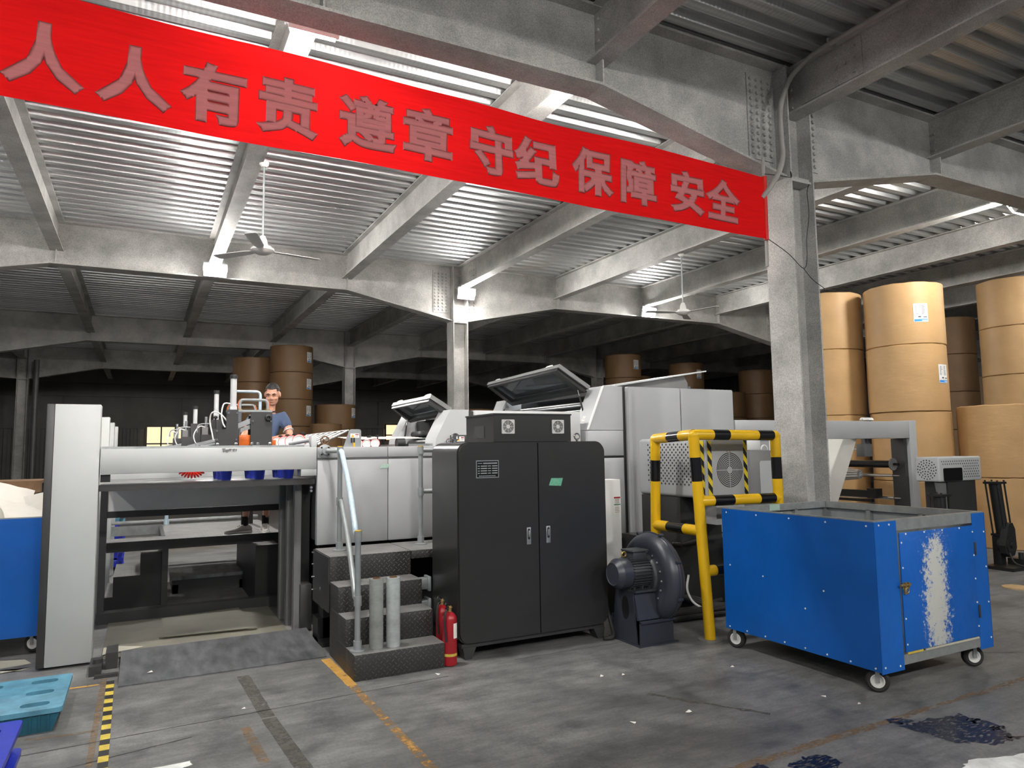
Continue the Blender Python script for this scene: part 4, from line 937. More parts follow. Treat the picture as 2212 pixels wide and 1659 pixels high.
# ------------------------------------------------------------------ black control cabinet
def cabinet():
    t = thing('control_cabinet', 'large black two-door control cabinet with rounded corners on short legs', 'cabinet', (2.9, 5.45, 0))
    b = MB().prism(rrect(2.205, 3.605, .115, 1.678, .09, 7), 'y', 5.20, 5.74); b.build('body', 'cabinet_black', t, 25)
    for x0, x1, nm in ((2.215, 2.922, 'L'), (2.932, 3.595, 'R')):
        pts = rrect(2.215, 3.595, .125, 1.668, .085, 7)
        if nm == 'L': poly = [(2.922, 1.668)]+[p for p in pts if p[0] < 2.6]+[(2.922, .125)]
        else: poly = [p for p in pts if p[0] > 3.2 and p[1] > .9]+[(2.932, 1.668), (2.932, .125)]+[p for p in pts if p[0] > 3.2 and p[1] < .9]
        d = MB().prism(poly, 'y', 5.178, 5.199).build('door', 'cabinet_black', t, 25)
        hx = 2.828 if nm == 'L' else 3.012
        h = MB().box(hx-.02, hx+.02, 5.172, 5.178, .842, .98, .003); h.mat(1).prism(rrect(hx-.011, hx+.011, .882, .97, .0105, 4), 'y', 5.1705, 5.1735); h.mat(0).box(hx-.006, hx+.006, 5.166, 5.172, .90, .955, .002)
        h.mat(2).cyl((hx, 5.166, .905), (hx, 5.1645, .905), .004, n=12)
        h.build('lock_handle', ['galvanised', 'black_paint', 'mid_grey'], d)
        if nm == 'L':
            p = MB().box(2.36, 2.562, 5.175, 5.178, 1.392, 1.532); p.mat(1).box(2.367, 2.555, 5.1738, 5.1755, 1.399, 1.525); p.mat(2)
            for k in range(4):
                z = 1.487-k*.019
                for a, c in ((2.40, 2.455), (2.50, 2.548)): p.box(a, c, 5.1725, 5.174, z-.0038, z+.0038)
                for a, c in ((2.374, 2.392), (2.463, 2.49)): p.box(a, c, 5.1728, 5.174, z-.003, z+.003)
            p.box(2.374, 2.415, 5.1728, 5.174, 1.507, 1.511)
            for k in range(10): p.box(2.424+k*.0125, 2.433+k*.0125, 5.1728, 5.174, 1.503, 1.514)
            for k in range(12): p.box(2.384+k*.0125, 2.392+k*.0125, 5.1728, 5.174, 1.405, 1.412)
            for x in (2.364, 2.558):
                for z in (1.396, 1.528): p.cyl((x, 5.1745, z), (x, 5.1725, z), .003, n=8)
            p.build('name_plate', ['steel', 'black_gloss', 'machine_grey'], d)
        else:
            g = MB().prism([(3.052, 1.372), (3.165, 1.37), (3.145, 1.305), (3.028, 1.312)], 'y', 5.1755, 5.1785).build('tape_patch', 'green_tape', d)
    r = MB().box(2.24, 3.57, 5.21, 5.72, .085, .116); r.build('base_rail', 'dark_grey', t)
    for x in (2.245, 3.455):
        for y in (5.20, 5.62):
            MB().prism([(x, .09), (x+.115, .09), (x+.075 if x < 3 else x+.1, 0), (x+.02 if x < 3 else x+.045, 0)], 'y', y, y+.1).build('leg', 'dark_grey', t)
    q = MB().box(2.525, 3.262, 5.19, 5.735, 1.679, 1.90).build('fan_box', 'cabinet_black', t)
    MB().box(2.518, 3.268, 5.182, 5.742, 1.90, 1.912).build('fan_box_lid', 'black_paint', q)
    MB().box(2.521, 2.525, 5.36, 5.56, 1.715, 1.815).build('side_cover', 'dark_grey', q)
    for x in (2.655, 3.13):
        z = 1.803; f = MB().plate(rrect(x-.058, x+.058, z-.058, z+.058, .006, 2), [[(x+.05*math.cos(a*PI/12), z+.05*math.sin(a*PI/12)) for a in range(24)]], 'y', 5.178, 5.19)
        f.mat(1).cyl((x, 5.188, z), (x, 5.1895, z), .049, n=24); f.mat(0)
        for rr in (.026, .034, .042): f.tube(arc((x, 5.183, z), rr, 0, 2*PI, 28)[:-1], .0016, 6, closed=True)
        f.cyl((x, 5.18, z), (x, 5.19, z), .018, n=18)
        for k in range(8): a = k*PI/4+PI/8*0; f.cyl((x+.015*math.cos(a), 5.183, z+.015*math.sin(a)), (x+.05*math.cos(a), 5.183, z+.05*math.sin(a)), .002, n=6)
        f.build('fan_grille', ['fan_white', 'black_paint'], q)
    for x in (2.30, 3.49):
        eb(x, 5.45, 1.675, '').build('lifting_eye', 'chrome', t)
cabinet()
def extinguisher(x, y, h, r, label, ang):
    t = thing('fire_extinguisher', label, 'fire extinguisher', (x, y, 0), 'fire extinguishers beside the cabinet')
    b = MB().lathe([(0, .006), (r*.9, .006), (r, .02), (r, h-.05), (r*.92, h-.025), (r*.6, h), (r*.32, h+.012), (0, h+.012)], (x, y, 0), n=30).build('cylinder', 'red_paint', t)
    MB().lathe([(r+.0005, .075), (r+.0012, .08), (r+.0012, .09), (r+.0005, .095)], (x, y, 0), n=30).build('stripe', 'tape_yellow', b)
    MB().lathe([(r+.0012, h-.18), (r+.0012, h-.07)], (x, y, 0), n=8, a0=ang, a1=ang+.9).build('instruction_label', 'paper_white', b)
    MB().lathe([(0, h+.01), (.016, h+.01), (.016, h+.035), (.022, h+.04), (.012, h+.055), (0, h+.055)], (x, y, 0), n=14).build('valve', 'brass', t)
    g = MB().tube(smooth_path([(x, y, h+.05), (x-.015, y-.012, h+.07), (x-.04, y-.03, h+.08), (x-.05, y-.035, h+.07)], 4), .006, 8); g.tube(smooth_path([(x, y, h+.04), (x-.02, y-.015, h+.05), (x-.045, y-.035, h+.045)], 4), .006, 8); g.build('lever', 'black_paint', t)
    hs = MB().tube(smooth_path([(x-.01, y, h+.03), (x-.04, y-.02, h+.02), (x-.055, y-.035, h-.06), (x-.045, y-r*.8, h-.2)], 6), .008, 8).build('hose', 'rubber', t)
extinguisher(2.112, 5.14, .385, .054, 'front red fire extinguisher with white label touching the steps', -2.2)
extinguisher(2.125, 5.33, .40, .048, 'rear red fire extinguisher half hidden behind the front one', -2.6)

# ------------------------------------------------------------------ white electrical box, blower, cables
def white_box():
    t = thing('electrical_box', 'tall white electrical box standing right behind the black cabinet', 'box', (4.2, 6.0, 0))
    MB().box(3.95, 4.225, 5.82, 6.0, .45, 1.305, .006).build('housing', 'white_paint', t)
    MB().box(3.97, 4.2, 5.84, 5.98, 0, .45).build('stand', 'black_paint', t)
    l = MB().box(4.14, 4.215, 5.817, 5.8195, .97, 1.135); l.mat(1).box(4.14, 4.215, 5.8155, 5.817, 1.12, 1.135); l.mat(2).box(4.14, 4.215, 5.8155, 5.817, 1.055, 1.065); l.mat(3)
    for k in range(4): l.box(4.15, 4.205, 5.8158, 5.817, 1.075+k*.011, 1.078+k*.011); l.box(4.15, 4.205, 5.8158, 5.817, .985+k*.015, .988+k*.015)
    l.build('safety_label', ['paper_white', 'label_red', 'label_green', 'mid_grey'], t)
white_box()
def blower():
    cx, cy, cz = 3.93, 4.99, .51
    t = thing('blower', 'slate grey centrifugal blower with finned motor on a welded stand', 'blower', (3.8, 5.0, 0))
    R, r = .285, .088
    prof = []
    v = MB()
    for sgn in (1,):
        pr = [(.12, -.075), (.215, -.08)]+[(R+r*math.cos(a)*1.0, r*1.02*math.sin(a)) for a in [(-PI*.62)+k*(PI*1.24)/16 for k in range(17)]]+[(.215, .08), (.12, .075), (.12, -.075)]
        v.lathe(pr, (cx, cy, cz), (1, 0, 0), 56)
    vo = v.build('volute', 'blower_slate', t, 40)
    MB().tube(arc((cx, cy, cz), R+r+.001, 0, 2*PI, 56, (0, 1, 0), (0, 0, 1))[:-1], .007, 8, closed=True).build('seam_flange', 'blower_slate', vo)
    b = MB()
    for k in range(18): a = k*2*PI/18; b.sphere((cx-.083, cy+.225*math.cos(a), cz+.225*math.sin(a)), .010, 8)
    b.build('rivet', 'mid_grey', vo)
    for k in range(8): lg = MB(); a = k*PI/4+.35; d = Vector((0, math.cos(a), math.sin(a))); p = Vector((cx, cy, cz))+d*(R+r+.012); lg.cyl(p-Vector((.022, 0, 0)), p+Vector((.022, 0, 0)), .013, n=10); lg.build('clamp_lug', 'blower_slate', vo)
    MB().lathe([(0, .07), (.17, .07), (.21, .075), (.21, .165), (.195, .17), (.195, .09), (0, .09)], (cx, cy, cz), (1, 0, 0), 40).build('inlet_ring', 'motor_slate', t)
    MB().box(cx-.08, cx+.08, cy+.2, cy+.42, cz-.39, cz-.2, .02).build('outlet_duct', 'blower_slate', t)
    m = MB().lathe([(0, -.33), (.10, -.33), (.118, -.30), (.118, -.10), (0, -.10)], (cx, cy-.02, cz+.06), (1, 0, 0), 36)
    for k in range(34):
        a = k*2*PI/34; d = Vector((0, math.cos(a), math.sin(a))); e = Vector((0, -d.z, d.y)); c = Vector((cx-.205, cy-.02, cz+.06))+d*.125
        m.obox(c, (.09, 0, 0), d*.012, e*.0035)
    mo = m.build('motor', 'motor_slate', t)
    e = MB().lathe([(0, -.425), (.085, -.425), (.092, -.43), (.125, -.385), (.128, -.30), (.124, -.295), (0, -.295)], (cx, cy-.02, cz+.06), (1, 0, 0), 36).build('fan_cowl', 'blower_slate', mo, 25)
    fl = MB().lathe([(0, -.115), (.16, -.115), (.175, -.10), (.175, -.075), (0, -.075)], (cx, cy-.02, cz+.03), (1, 0, 0), 36).build('motor_flange', 'motor_slate', mo)
    jb = MB().box(cx-.27, cx-.13, cy-.1, cy+.04, cz+.17, cz+.235, .01); jb.box(cx-.285, cx-.115, cy-.115, cy+.055, cz+.235, cz+.252, .006); jb.build('terminal_box', 'motor_slate', mo)
    MB().tube(arc((cx-.315, cy-.03, cz+.215), .021, 0, 2*PI, 20)[:-1], .007, 8, closed=True).build('lifting_eye', 'brass', mo)
    sd = MB().box(cx-.30, cx-.06, cy-.16, cy+.10, cz-.085, cz-.068); sd.box(cx-.2, cx-.19, cy-.12, cy+.06, cz-.07, cz-.02); sd.box(cx-.27, cx-.255, cy-.1, cy+.05, cz-.07, cz-.02); sd.box(cx-.12, cx-.105, cy-.1, cy+.05, cz-.07, cz-.02); sd.build('motor_foot', 'motor_slate', mo)
    s = MB().prism([(4.82, .205), (4.845, .20), (4.90, .425), (4.875, .43)], 'x', 3.645, 3.86)
    s.prism([(4.84, 0), (5.18, 0), (5.12, .43), (4.88, .43)], 'x', 3.635, 3.648)
    s.box(3.64, 3.86, 4.875, 5.12, .415, .43)
    so = s.build('stand', 'blower_slate', t)
    hd = MB(); hd._f(hd._v([(3.6335, 4.985+.05*math.cos(a*PI/12), .285+.095*math.sin(a*PI/12)) for a in range(24)])); hd.build('stand_hole', 'black_paint', so)
    q = MB().box(3.645, 3.985, 4.80, 4.815, 0, .195); q.box(3.645, 3.985, 4.775, 4.815, .185, .2); q.box(3.97, 3.985, 4.815, 5.2, 0, .195); q.box(3.645, 3.985, 5.19, 5.2, 0, .195); q.box(3.62, 4.02, 4.78, 5.22, 0, .01); q.build('tray', 'blower_slate', so)
blower()
def cable(pts, r, label, m='rubber', group=None, name='cable'):
    return tag(MB().tube(smooth_path(pts, 8), r, 10).build(name, m), label, 'cable', group)
cl = MB()
for k in range(6):
    x0 = 4.40+.02*(k % 3); y0 = 5.30+.055*k; z = .026+.022*(k % 2)
    cl.tube(smooth_path([(x0, y0, z), (x0+.25, y0-.05-.02*k, z+.015), (x0+.5, y0-.03, z), (x0+.75, y0-.08, z+.02*(k % 3))], 8), .024, 9)
for k in range(3):
    cl.tube(smooth_path([(4.45+.05*k, 5.45, .05), (4.55+.06*k, 5.56, .13), (4.75+.05*k, 5.57, .14), (4.95+.05*k, 5.5, .07), (5.25, 5.45, .04)], 8), .022, 9)
tag(cl.build('cable_coil', 'rubber'), 'tangle of thick black cables on the floor behind the yellow rail', 'cables')
cable([(3.50, 5.12, .02), (3.58, 5.10, .025), (3.622, 5.16, .07), (3.63, 5.26, .25), (3.632, 5.38, .42)], .017, 'thin black cable looped on the floor between cabinet and blower')
cable([(3.60, 5.62, .02), (3.64, 5.48, .02), (3.67, 5.46, .05), (3.69, 5.50, .2), (3.72, 5.6, .3)], .02, 'thick black cable rising behind the cabinet leg')
cable([(4.82, 5.55, .36), (4.79, 5.54, .22), (4.83, 5.5, .1), (4.93, 5.42, .03)], .011, 'white cable dropping from the hole in the black machine base', 'white_plastic')

# ------------------------------------------------------------------ perforated motor housing
def motor_box():
    t = thing('dryer_housing', 'grey perforated housing with round fan grille and hazard-striped edges', 'machine housing', (4.8, 5.4, 0))
    x0, x1, y0, y1, z0, z1 = 4.515, 5.05, 4.915, 5.90, 1.145, 1.70
    b = MB().box(x0, x1, y0, y1, z0, z1, .035, 4); bo = b.build('cover', 'machine_grey', t, 50)
    p = MB()
    for i in range(13):
        for k in range(8):
            for off in (0, 1):
                y = y0+.12+i*.056+off*.028; z = z0+.12+k*.05+off*.025
                p._f(p._v([(x0-.0012, y+.0105*math.cos(a*PI/4), z+.0105*math.sin(a*PI/4)) for a in range(8)][::-1]))
    p.build('perforation', 'black_paint', bo, fix=False)
    cx, cz = 4.80, 1.40; g = MB(); n = 40
    for k in range(8):
        ra, rb = .035+k*.0165, .0435+k*.0165
        for s in range(4):
            for q in range(10):
                a0 = s*PI/2+.03/ra*.12+(PI/2-.06/ra*.12)*q/10; a1 = s*PI/2+.03/ra*.12+(PI/2-.06/ra*.12)*(q+1)/10
                g._f(g._v([(cx+r_*math.cos(a), y0-.0015, cz+r_*1.0*math.sin(a)) for r_, a in ((ra, a0), (rb, a0), (rb, a1), (ra, a1))]))
    g.build('fan_grille', 'black_paint', bo, fix=False)
    for xx in (4.775, 4.81): MB().box(xx-.006, xx+.006, y0-.003, y0, 1.565, 1.575).build('brass_screw', 'brass', bo)
    tp = MB().box(x0+.022, x0+.07, y0-.0025, y0-.0005, z0+.005, z1-.03); tp.build('hazard_tape', 'hazard_stripes', bo)
    MB().box(x0-.0025, x0-.0005, y0+.022, y0+.075, z0+.005, z1-.03).build('hazard_tape', 'hazard_stripes', bo)
    MB().box(x1-.075, x1-.03, y0-.0025, y0-.0005, z0+.005, z1-.03).build('hazard_tape', 'hazard_stripes', bo)
    MB().box(4.53, 5.04, 5.3, 5.88, .68, 1.143).build('lower_cover', 'dark_grey', t)
    MB().box(4.70, 5.05, 5.0, 5.3, .9, 1.143).build('front_cover', 'machine_grey', t)
    MB().box(4.72, 5.6, 5.62, 6.5, 0, .68).build('base', 'cabinet_black', t)
    h = MB(); h._f(h._v([(4.86+.06*math.cos(a*PI/10), 5.6185, .36+.085*math.sin(a*PI/10)) for a in range(20)])); h.build('cable_hole', 'black_gloss', t)
    c = MB(); pts = smooth_path([(4.66, 5.2, 1.15), (4.70, 5.18, 1.0), (4.72, 5.2, .85), (4.68, 5.24, .74), (4.55, 5.32, .70), (4.5, 5.4, .70)], 14)
    c.tube(pts, [.026+.005*(i % 2) for i in range(len(pts))], 10); c.build('corrugated_hose', 'black_paint', t, 80)
motor_box()
def panel_box():
    t = thing('operator_panel', 'grey operator panel with a pale window between yellow rail and column', 'panel', (6.6, 6.2, 0))
    MB().box(6.30, 6.85, 6.12, 6.40, .2, 1.56, .006).build('housing', 'mid_grey', t)
    MB().prism(rrect(6.45, 6.68, 1.02, 1.44, .03, 4), 'y', 6.115, 6.119).build('window', 'machine_light', t)
    MB().box(6.32, 6.50, 6.14, 6.36, 1.57, 1.73, .005).build('switch_box', 'white_paint', t)
    MB().tube(arc((6.62, 6.2, 1.57), .05, 0, PI, 10), .01, 8).build('grip', 'white_paint', t)
    MB().box(6.34, 6.8, 6.14, 6.38, 0, .2).build('foot', 'black_paint', t)
panel_box()

# ------------------------------------------------------------------ yellow and black guard rail
def barrier():
    t = thing('safety_barrier', 'yellow and black striped tubular safety barrier around the dryer housing', 'barrier', (4.7, 4.9, 0))
    r = .046
    def seg(name, a, b, bands, foot=False):
        a, b = Vector(a), Vector(b); m = MB(); cuts = [0]
        for u, v_ in bands: cuts += [u, v_]
        cuts.append(1)
        for i in range(len(cuts)-1):
            if cuts[i+1]-cuts[i] < 1e-4: continue
            m.mat(i % 2).cyl(a.lerp(b, cuts[i]), a.lerp(b, cuts[i+1]), r+(.0006 if i % 2 else 0), n=22, caps=False)
        o = m.build(name, ['rail_yellow', 'black_gloss'], t, 60)
        if foot: MB().lathe([(0, 0), (.1, 0), (.1, .012), (0, .012)], (a.x, a.y, 0), n=26).build('foot_plate', 'mid_grey', o)
        return o
    A0, A1 = (4.275, 4.68, .0), (4.172, 4.68, 1.71); B0, B1 = (5.165, 4.68, 0), (5.14, 4.68, 1.70); C0, C1 = (4.30, 5.42, 0), (4.235, 5.27, 1.685)
    seg('post', A0, A1, [(.775, .893)], True); seg('post', B0, B1, [(.775, .89)], True); seg('post', C0, C1, [(.775, .89)], True)
    L = lambda a, b, z: Vector(a).lerp(Vector(b), z/b[2])
    j = MB().mat(0)
    for p in (A1, B1, C1): j.sphere((p[0], p[1], p[2]+.004), r*1.04, 18)
    top = Vector((A1[0], A1[1], A1[2]+.01)), Vector((B1[0], B1[1], B1[2]+.01)), Vector((C1[0], C1[1], C1[2]+.01))
    seg('top_rail', top[0], top[1], [(.21, .40), (.76, .955)])
    seg('top_rail', top[2], top[0], [(.40, .70)])
    seg('middle_rail', L(A0, A1, 1.155), L(B0, B1, 1.145), [(.16, .40), (.73, .93)])
    seg('middle_rail', L(C0, C1, .90), L(A0, A1, .905), [(.32, .68)])
    seg('lower_rail', L(A0, A1, .57), L(B0, B1, .57), [(.12, .30), (.6, .8)])
    j.build('corner_joint', 'rail_yellow', t)
barrier()

# ------------------------------------------------------------------ blue sheet-metal waste carts
def caster(t, x, y, s, ang):
    c = MB().box(x-.05, x+.05, y-.045, y+.045, .155, .163)
    d = Vector((math.cos(ang), math.sin(ang), 0)); e = Vector((-d.y, d.x, 0)); c0 = Vector((x, y, 0))-d*.02
    for q in (-1, 1): c.obox(c0+e*q*.036+Vector((0, 0, .113)), d*.013, e*.0025, Vector((0, 0, .046)))
    co = c.build('caster_fork', 'galvanised', t)
    MB().lathe([(.042, -.024), (.062, -.026), (.072, -.018), (.075, 0), (.072, .018), (.062, .026), (.042, .024), (.042, -.024)], c0+Vector((0, 0, .075)), e, 30).build('wheel', 'rubber', co)
    MB().lathe([(0, -.036), (.012, -.036), (.014, -.018), (.032, -.020), (.036, -.027), (.044, -.027), (.044, .027), (.036, .027), (.032, .020), (.014, .018), (.012, .036), (0, .036)], c0+Vector((0, 0, .075)), e, 24).build('wheel_hub', 'fan_white', co)
def cart(X0c, X1c, Y0c, Y1c, label, detail=True):
    t = thing('waste_cart', label, 'cart', (X0c, Y0c, 0), 'blue sheet metal carts')
    z0, z1 = .17, 1.115
    f = MB()
    for x in (X0c+.02, X1c-.02):
        for y in (Y0c+.02, Y1c-.02): f.box(x-.018, x+.018, y-.018, y+.018, z0, z1)
    for x in (X0c+.02, X1c-.02): f.box(x-.018, x+.018, Y0c+.04, Y1c-.04, z1-.055, z1); f.box(x-.018, x+.018, Y0c+.04, Y1c-.04, z0, z0+.045)
    for y in (Y0c+.02, Y1c-.02): f.box(X0c+.04, X1c-.04, y-.018, y+.018, z1-.055, z1); f.box(X0c+.04, X1c-.04, y-.018, y+.018, z0+.0, z0+.05)
    for k in range(1, 3): y = Y0c+(Y1c-Y0c)*k/3; f.box(X1c-.038, X1c-.006, y-.018, y+.018, z0, z1-.05); x = X0c+(X1c-X0c)*k/3; f.box(x-.018, x+.018, Y1c-.038, Y1c-.006, z0, z1-.05)
    f.build('frame', 'galvanised', t)
    MB().box(X0c+.005, X1c-.005, Y0c+.005, Y1c-.005, z0+.02, z0+.03).build('floor_sheet', 'galvanised', t)
    for nm, bx in (('side_sheet', (X0c-.004, X0c-.0005, Y0c-.004, Y1c+.004, z0-.02, z1-.008)), ('side_sheet', (X1c+.0005, X1c+.004, Y0c-.004, Y1c+.004, z0-.02, z1-.008)), ('back_sheet', (X0c-.003, X1c+.003, Y1c+.0005, Y1c+.004, z0-.02, z1-.008))):
        MB().box(*bx).build(nm, 'blue_sheet', t)
    if not detail: MB().box(X0c-.003, X1c+.003, Y0c-.004, Y0c-.0005, z0-.02, z1-.008).build('front_sheet', 'blue_sheet', t)
    ins = MB().box(X0c+.002, X0c+.004, Y0c+.03, Y1c-.03, z0, z1-.06); ins.box(X1c-.004, X1c-.002, Y0c+.03, Y1c-.03, z0, z1-.06); ins.box(X0c+.03, X1c-.03, Y1c-.004, Y1c-.002, z0, z1-.06); ins.build('lining', 'pipe_grey', t)
    rv = MB()
    def riv(p, n): p = Vector(p); rv.cyl(p, p+Vector(n)*.003, .0065, n=8)
    L = Y1c-Y0c; W = X1c-X0c
    for k in range(5): riv((X0c-.004, Y0c+.05+k*(L-.1)/4, z1-.035), (-1, 0, 0))
    for k in range(8): riv((X0c-.004, Y0c+.04+k*(L-.08)/7, z0+.0), (-1, 0, 0))
    for y, z in ((.3, .6), (.7, .62), (.95, .66), (.42, .45)): riv((X0c-.004, Y0c+L*y, z), (-1, 0, 0))
    if detail:
        yf = Y0c
        fr = MB().box(X0c-.003, X0c+.225, yf-.004, yf-.0005, z0-.03, z1-.008); fr.build('front_sheet', 'blue_sheet', t)
        fr = MB().box(X1c-.155, X1c+.003, yf-.004, yf-.0005, z0-.02, z1-.008); fr.build('front_sheet', 'blue_sheet', t)
        MB().box(X0c+.225, X1c-.155, yf-.001, yf+.001, z1-.075, z1-.005).build('top_rail', 'galvanised', t); MB().box(X0c+.225, X1c-.155, yf-.004, yf+.0, z0+.0, z0+.065).build('bottom_rail', 'galvanised', t)
        d = MB().box(X0c+.236, X1c-.165, yf-.016, yf-.006, z0+.08, z1-.09, .002); do = d.build('door', 'blue_door_sheet', t)
        for z in (.42, .86): MB().box(X1c-.17, X1c-.15, yf-.022, yf-.005, z-.045, z+.045, .003).build('hinge', 'dark_grey', do)
        lk = MB().box(X0c+.235, X0c+.30, yf-.020, yf-.016, .655, .70); lk.cyl((X0c+.20, yf-.026, .685), (X0c+.305, yf-.026, .685), .008, n=10); lk.box(X0c+.245, X0c+.255, yf-.034, yf-.016, .67, .70); lk.box(X0c+.28, X0c+.29, yf-.034, yf-.016, .67, .70)
        lk.tube(arc((X0c+.265, yf-.028, .648), .018, 0, 2*PI, 16)[:-1], .004, 8, closed=True); lk.box(X0c+.24, X0c+.262, yf-.03, yf-.018, .625, .665); lk.build('latch', 'brass', do)
        for x, zz in ((.045, z1-.03), (.15, z1-.03), (.03, z0+.01), (.18, z0+.0)): riv((X0c+x, yf-.004, zz), (0, -1, 0))
        for k in range(5):
            riv((X0c+.25, yf-.016, .30+k*.165), (0, -1, 0)); riv((X1c-.18, yf-.016, .32+k*.165), (0, -1, 0))
        for k in range(4): riv((X0c+.3+k*.2, yf-.016, z1-.1), (0, -1, 0)); riv((X1c-.02, yf-.004, z0+.05+k*.25), (0, -1, 0))
        w = MB().box(X0c+.26, X0c+.42, yf-.012, yf-.004, z0+.064, z0+.078); w.mat(1).box(X0c+.45, X1c-.175, yf-.012, yf-.004, z0+.062, z0+.076); w.build('door_strip', ['tape_yellow', 'card_pale'], t)
        MB().prism([(X0c+.5, z1+.0005), (X0c+.62, z1+.0005), (X0c+.62, z1+.0015), (X0c+.5, z1+.0015)], 'y', Y1c-.03, Y1c-.006).build('tape_patch', 'green_tape_pale', t)
        MB().box(X0c+.5, X0c+.62, Y1c-.040, Y1c-.038, z1-.05, z1).build('tape_patch', 'green_tape_pale', t)
    rv.build('rivet', 'white_plastic', t)
    for x, y, a in ((X0c+.08, Y0c+.07, -.9), (X0c+.05, Y1c-.08, -1.2), (X1c-.07, Y0c+.09, -.5), (X1c-.08, Y1c-.08, .6)): caster(t, x, y, 1, a)
    return t
cart(4.265, 5.50, 3.10, 4.47, 'blue sheet metal waste cart with scratched door in the right foreground')
cart(-2.1, -.66, 7.12, 8.3, 'blue waste cart full of paper sheets behind the grey end panel', False)
random.seed(3)
def sheet(c, s, rx, ry, rz, name, label, grp, m='paper_white'):
    mb = MB(); n = 6; R_ = Matrix.Rotation(rz, 3, 'Z') @ Matrix.Rotation(ry, 3, 'Y') @ Matrix.Rotation(rx, 3, 'X')
    k1, k2 = random.uniform(-.25, .25), random.uniform(-.2, .2)
    g = [[mb._v([Vector(c)+R_ @ Vector(((i/n-.5)*s[0], (j/n-.5)*s[1], k1*((i/n-.5)**2)*s[0]+k2*(i/n-.5)*(j/n-.5)+.03*abs(((i+j) % 3)-1)*s[0]))])[0] for j in range(n+1)] for i in range(n+1)]
    for i in range(n):
        for j in range(n): mb._f([g[i][j], g[i+1][j], g[i+1][j+1], g[i][j+1]])
    fs = bmesh.ops.solidify(mb.bm, geom=mb.bm.faces[:], thickness=.003)
    return tag(mb.build(name, m, None, 80), label, 'paper', grp)
sheet((-1.06, 7.5, 1.19), (.4, .42), 1.1, .3, .2, 'paper_sheet', 'tall white paper sheet standing up in the left blue cart', 'waste paper in the left cart')
sheet((-.90, 7.55, 1.15), (.32, .24), 1.2, -.2, -.3, 'paper_sheet', 'folded cream paper sheet at the middle of the left blue cart', 'waste paper in the left cart')
sheet((-.80, 7.4, 1.13), (.5, .4), .25, .1, .4, 'paper_sheet', 'crumpled paper lying over the front rim of the left blue cart', 'waste paper in the left cart')
sheet((-1.5, 7.7, 1.10), (.8, .9), .05, .05, .1, 'paper_sheet', 'broad flat paper sheet topping the heap in the left blue cart', 'waste paper in the left cart')
hp_ = MB().box(-2.05, -.71, 7.17, 8.25, .21, .95); tag(hp_.build('paper_stack', 'paper_white'), 'heap of waste paper filling the left blue cart', 'paper')
for (a, b, c, d), l in (((-1.05, 6.75, -.72, 6.98), 'pale paper sheet on the floor under the left cart'), ((-.98, 6.62, -.70, 6.65), 'narrow paper strip on the floor left of the end panel')):
    tag(MB().prism([(a, b), (c, b+.08), (c-.06, d), (a-.05, d+.1)], 'z', .001, .004).build('paper_sheet', 'card_pale'), l, 'paper')

# ------------------------------------------------------------------ plastic pallets
def pallet(x0, x1, y0, y1, z, m, label, grp=None, holes=None):
    t = thing('plastic_pallet', label, 'pallet', (x0, y0, z), grp)
    H = .135
    def oval(cx, cy, a, b): return [(cx+a*math.copysign(abs(math.cos(k*PI/12))**.6, math.cos(k*PI/12)), cy+b*math.copysign(abs(math.sin(k*PI/12))**.7, math.sin(k*PI/12))) for k in range(24)]
    hs = []
    ny = 3; nx = max(2, int((x1-x0)/.3))
    for i in range(nx):
        for j in range(ny): hs.append(oval(x1-.15-i*.30, y0+(y1-y0)*(j+.5)/ny, .075, .042))
    MB().plate(rrect(x0, x1, y0, y1, .03, 4), hs, 'z', z+H-.028, z+H).build('deck', m, t, 40)
    cups = MB()
    for h in hs:
        n = len(h); A = cups._v([(p[0], p[1], z+H-.027) for p in h]); cx = sum(p[0] for p in h)/n; cy = sum(p[1] for p in h)/n
        B = cups._v([(cx+(p[0]-cx)*.86, cy+(p[1]-cy)*.8, z+.003) for p in h])
        for i in range(n): cups._f([A[i], A[(i+1) % n], B[(i+1) % n], B[i]])
        cups._f(B)
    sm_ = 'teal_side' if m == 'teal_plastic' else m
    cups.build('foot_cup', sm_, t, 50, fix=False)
    for yy in (y0+.02, (y0+y1)/2-.06, y1-.14):
        sk = MB(); n = 26
        sk.prism([(x0+.02, z+H-.028), (x1-.012, z+H-.028), (x1-.05, z), (x0+.05, z)], 'y', yy, yy+.12)
        for k in range(int((x1-x0)/.045)): xk = x1-.07-k*.045; sk.box(xk-.006, xk+.006, yy-.007, yy+.0, z+.012, z+H-.03)
        sk.build('skid_leg', sm_, t)
pallet(-1.36, -.375, 5.12, 5.86, 0, 'teal_plastic', 'dusty teal plastic pallet on the floor before the end panel')
pallet(-1.5, -.50, 3.7, 4.53, 0, 'blue_plastic', 'lower of two bright blue plastic pallets at the lower left edge', 'bright blue pallets')
pallet(-1.5, -.50, 3.7, 4.53, .137, 'blue_plastic', 'upper of two bright blue plastic pallets at the lower left edge', 'bright blue pallets')

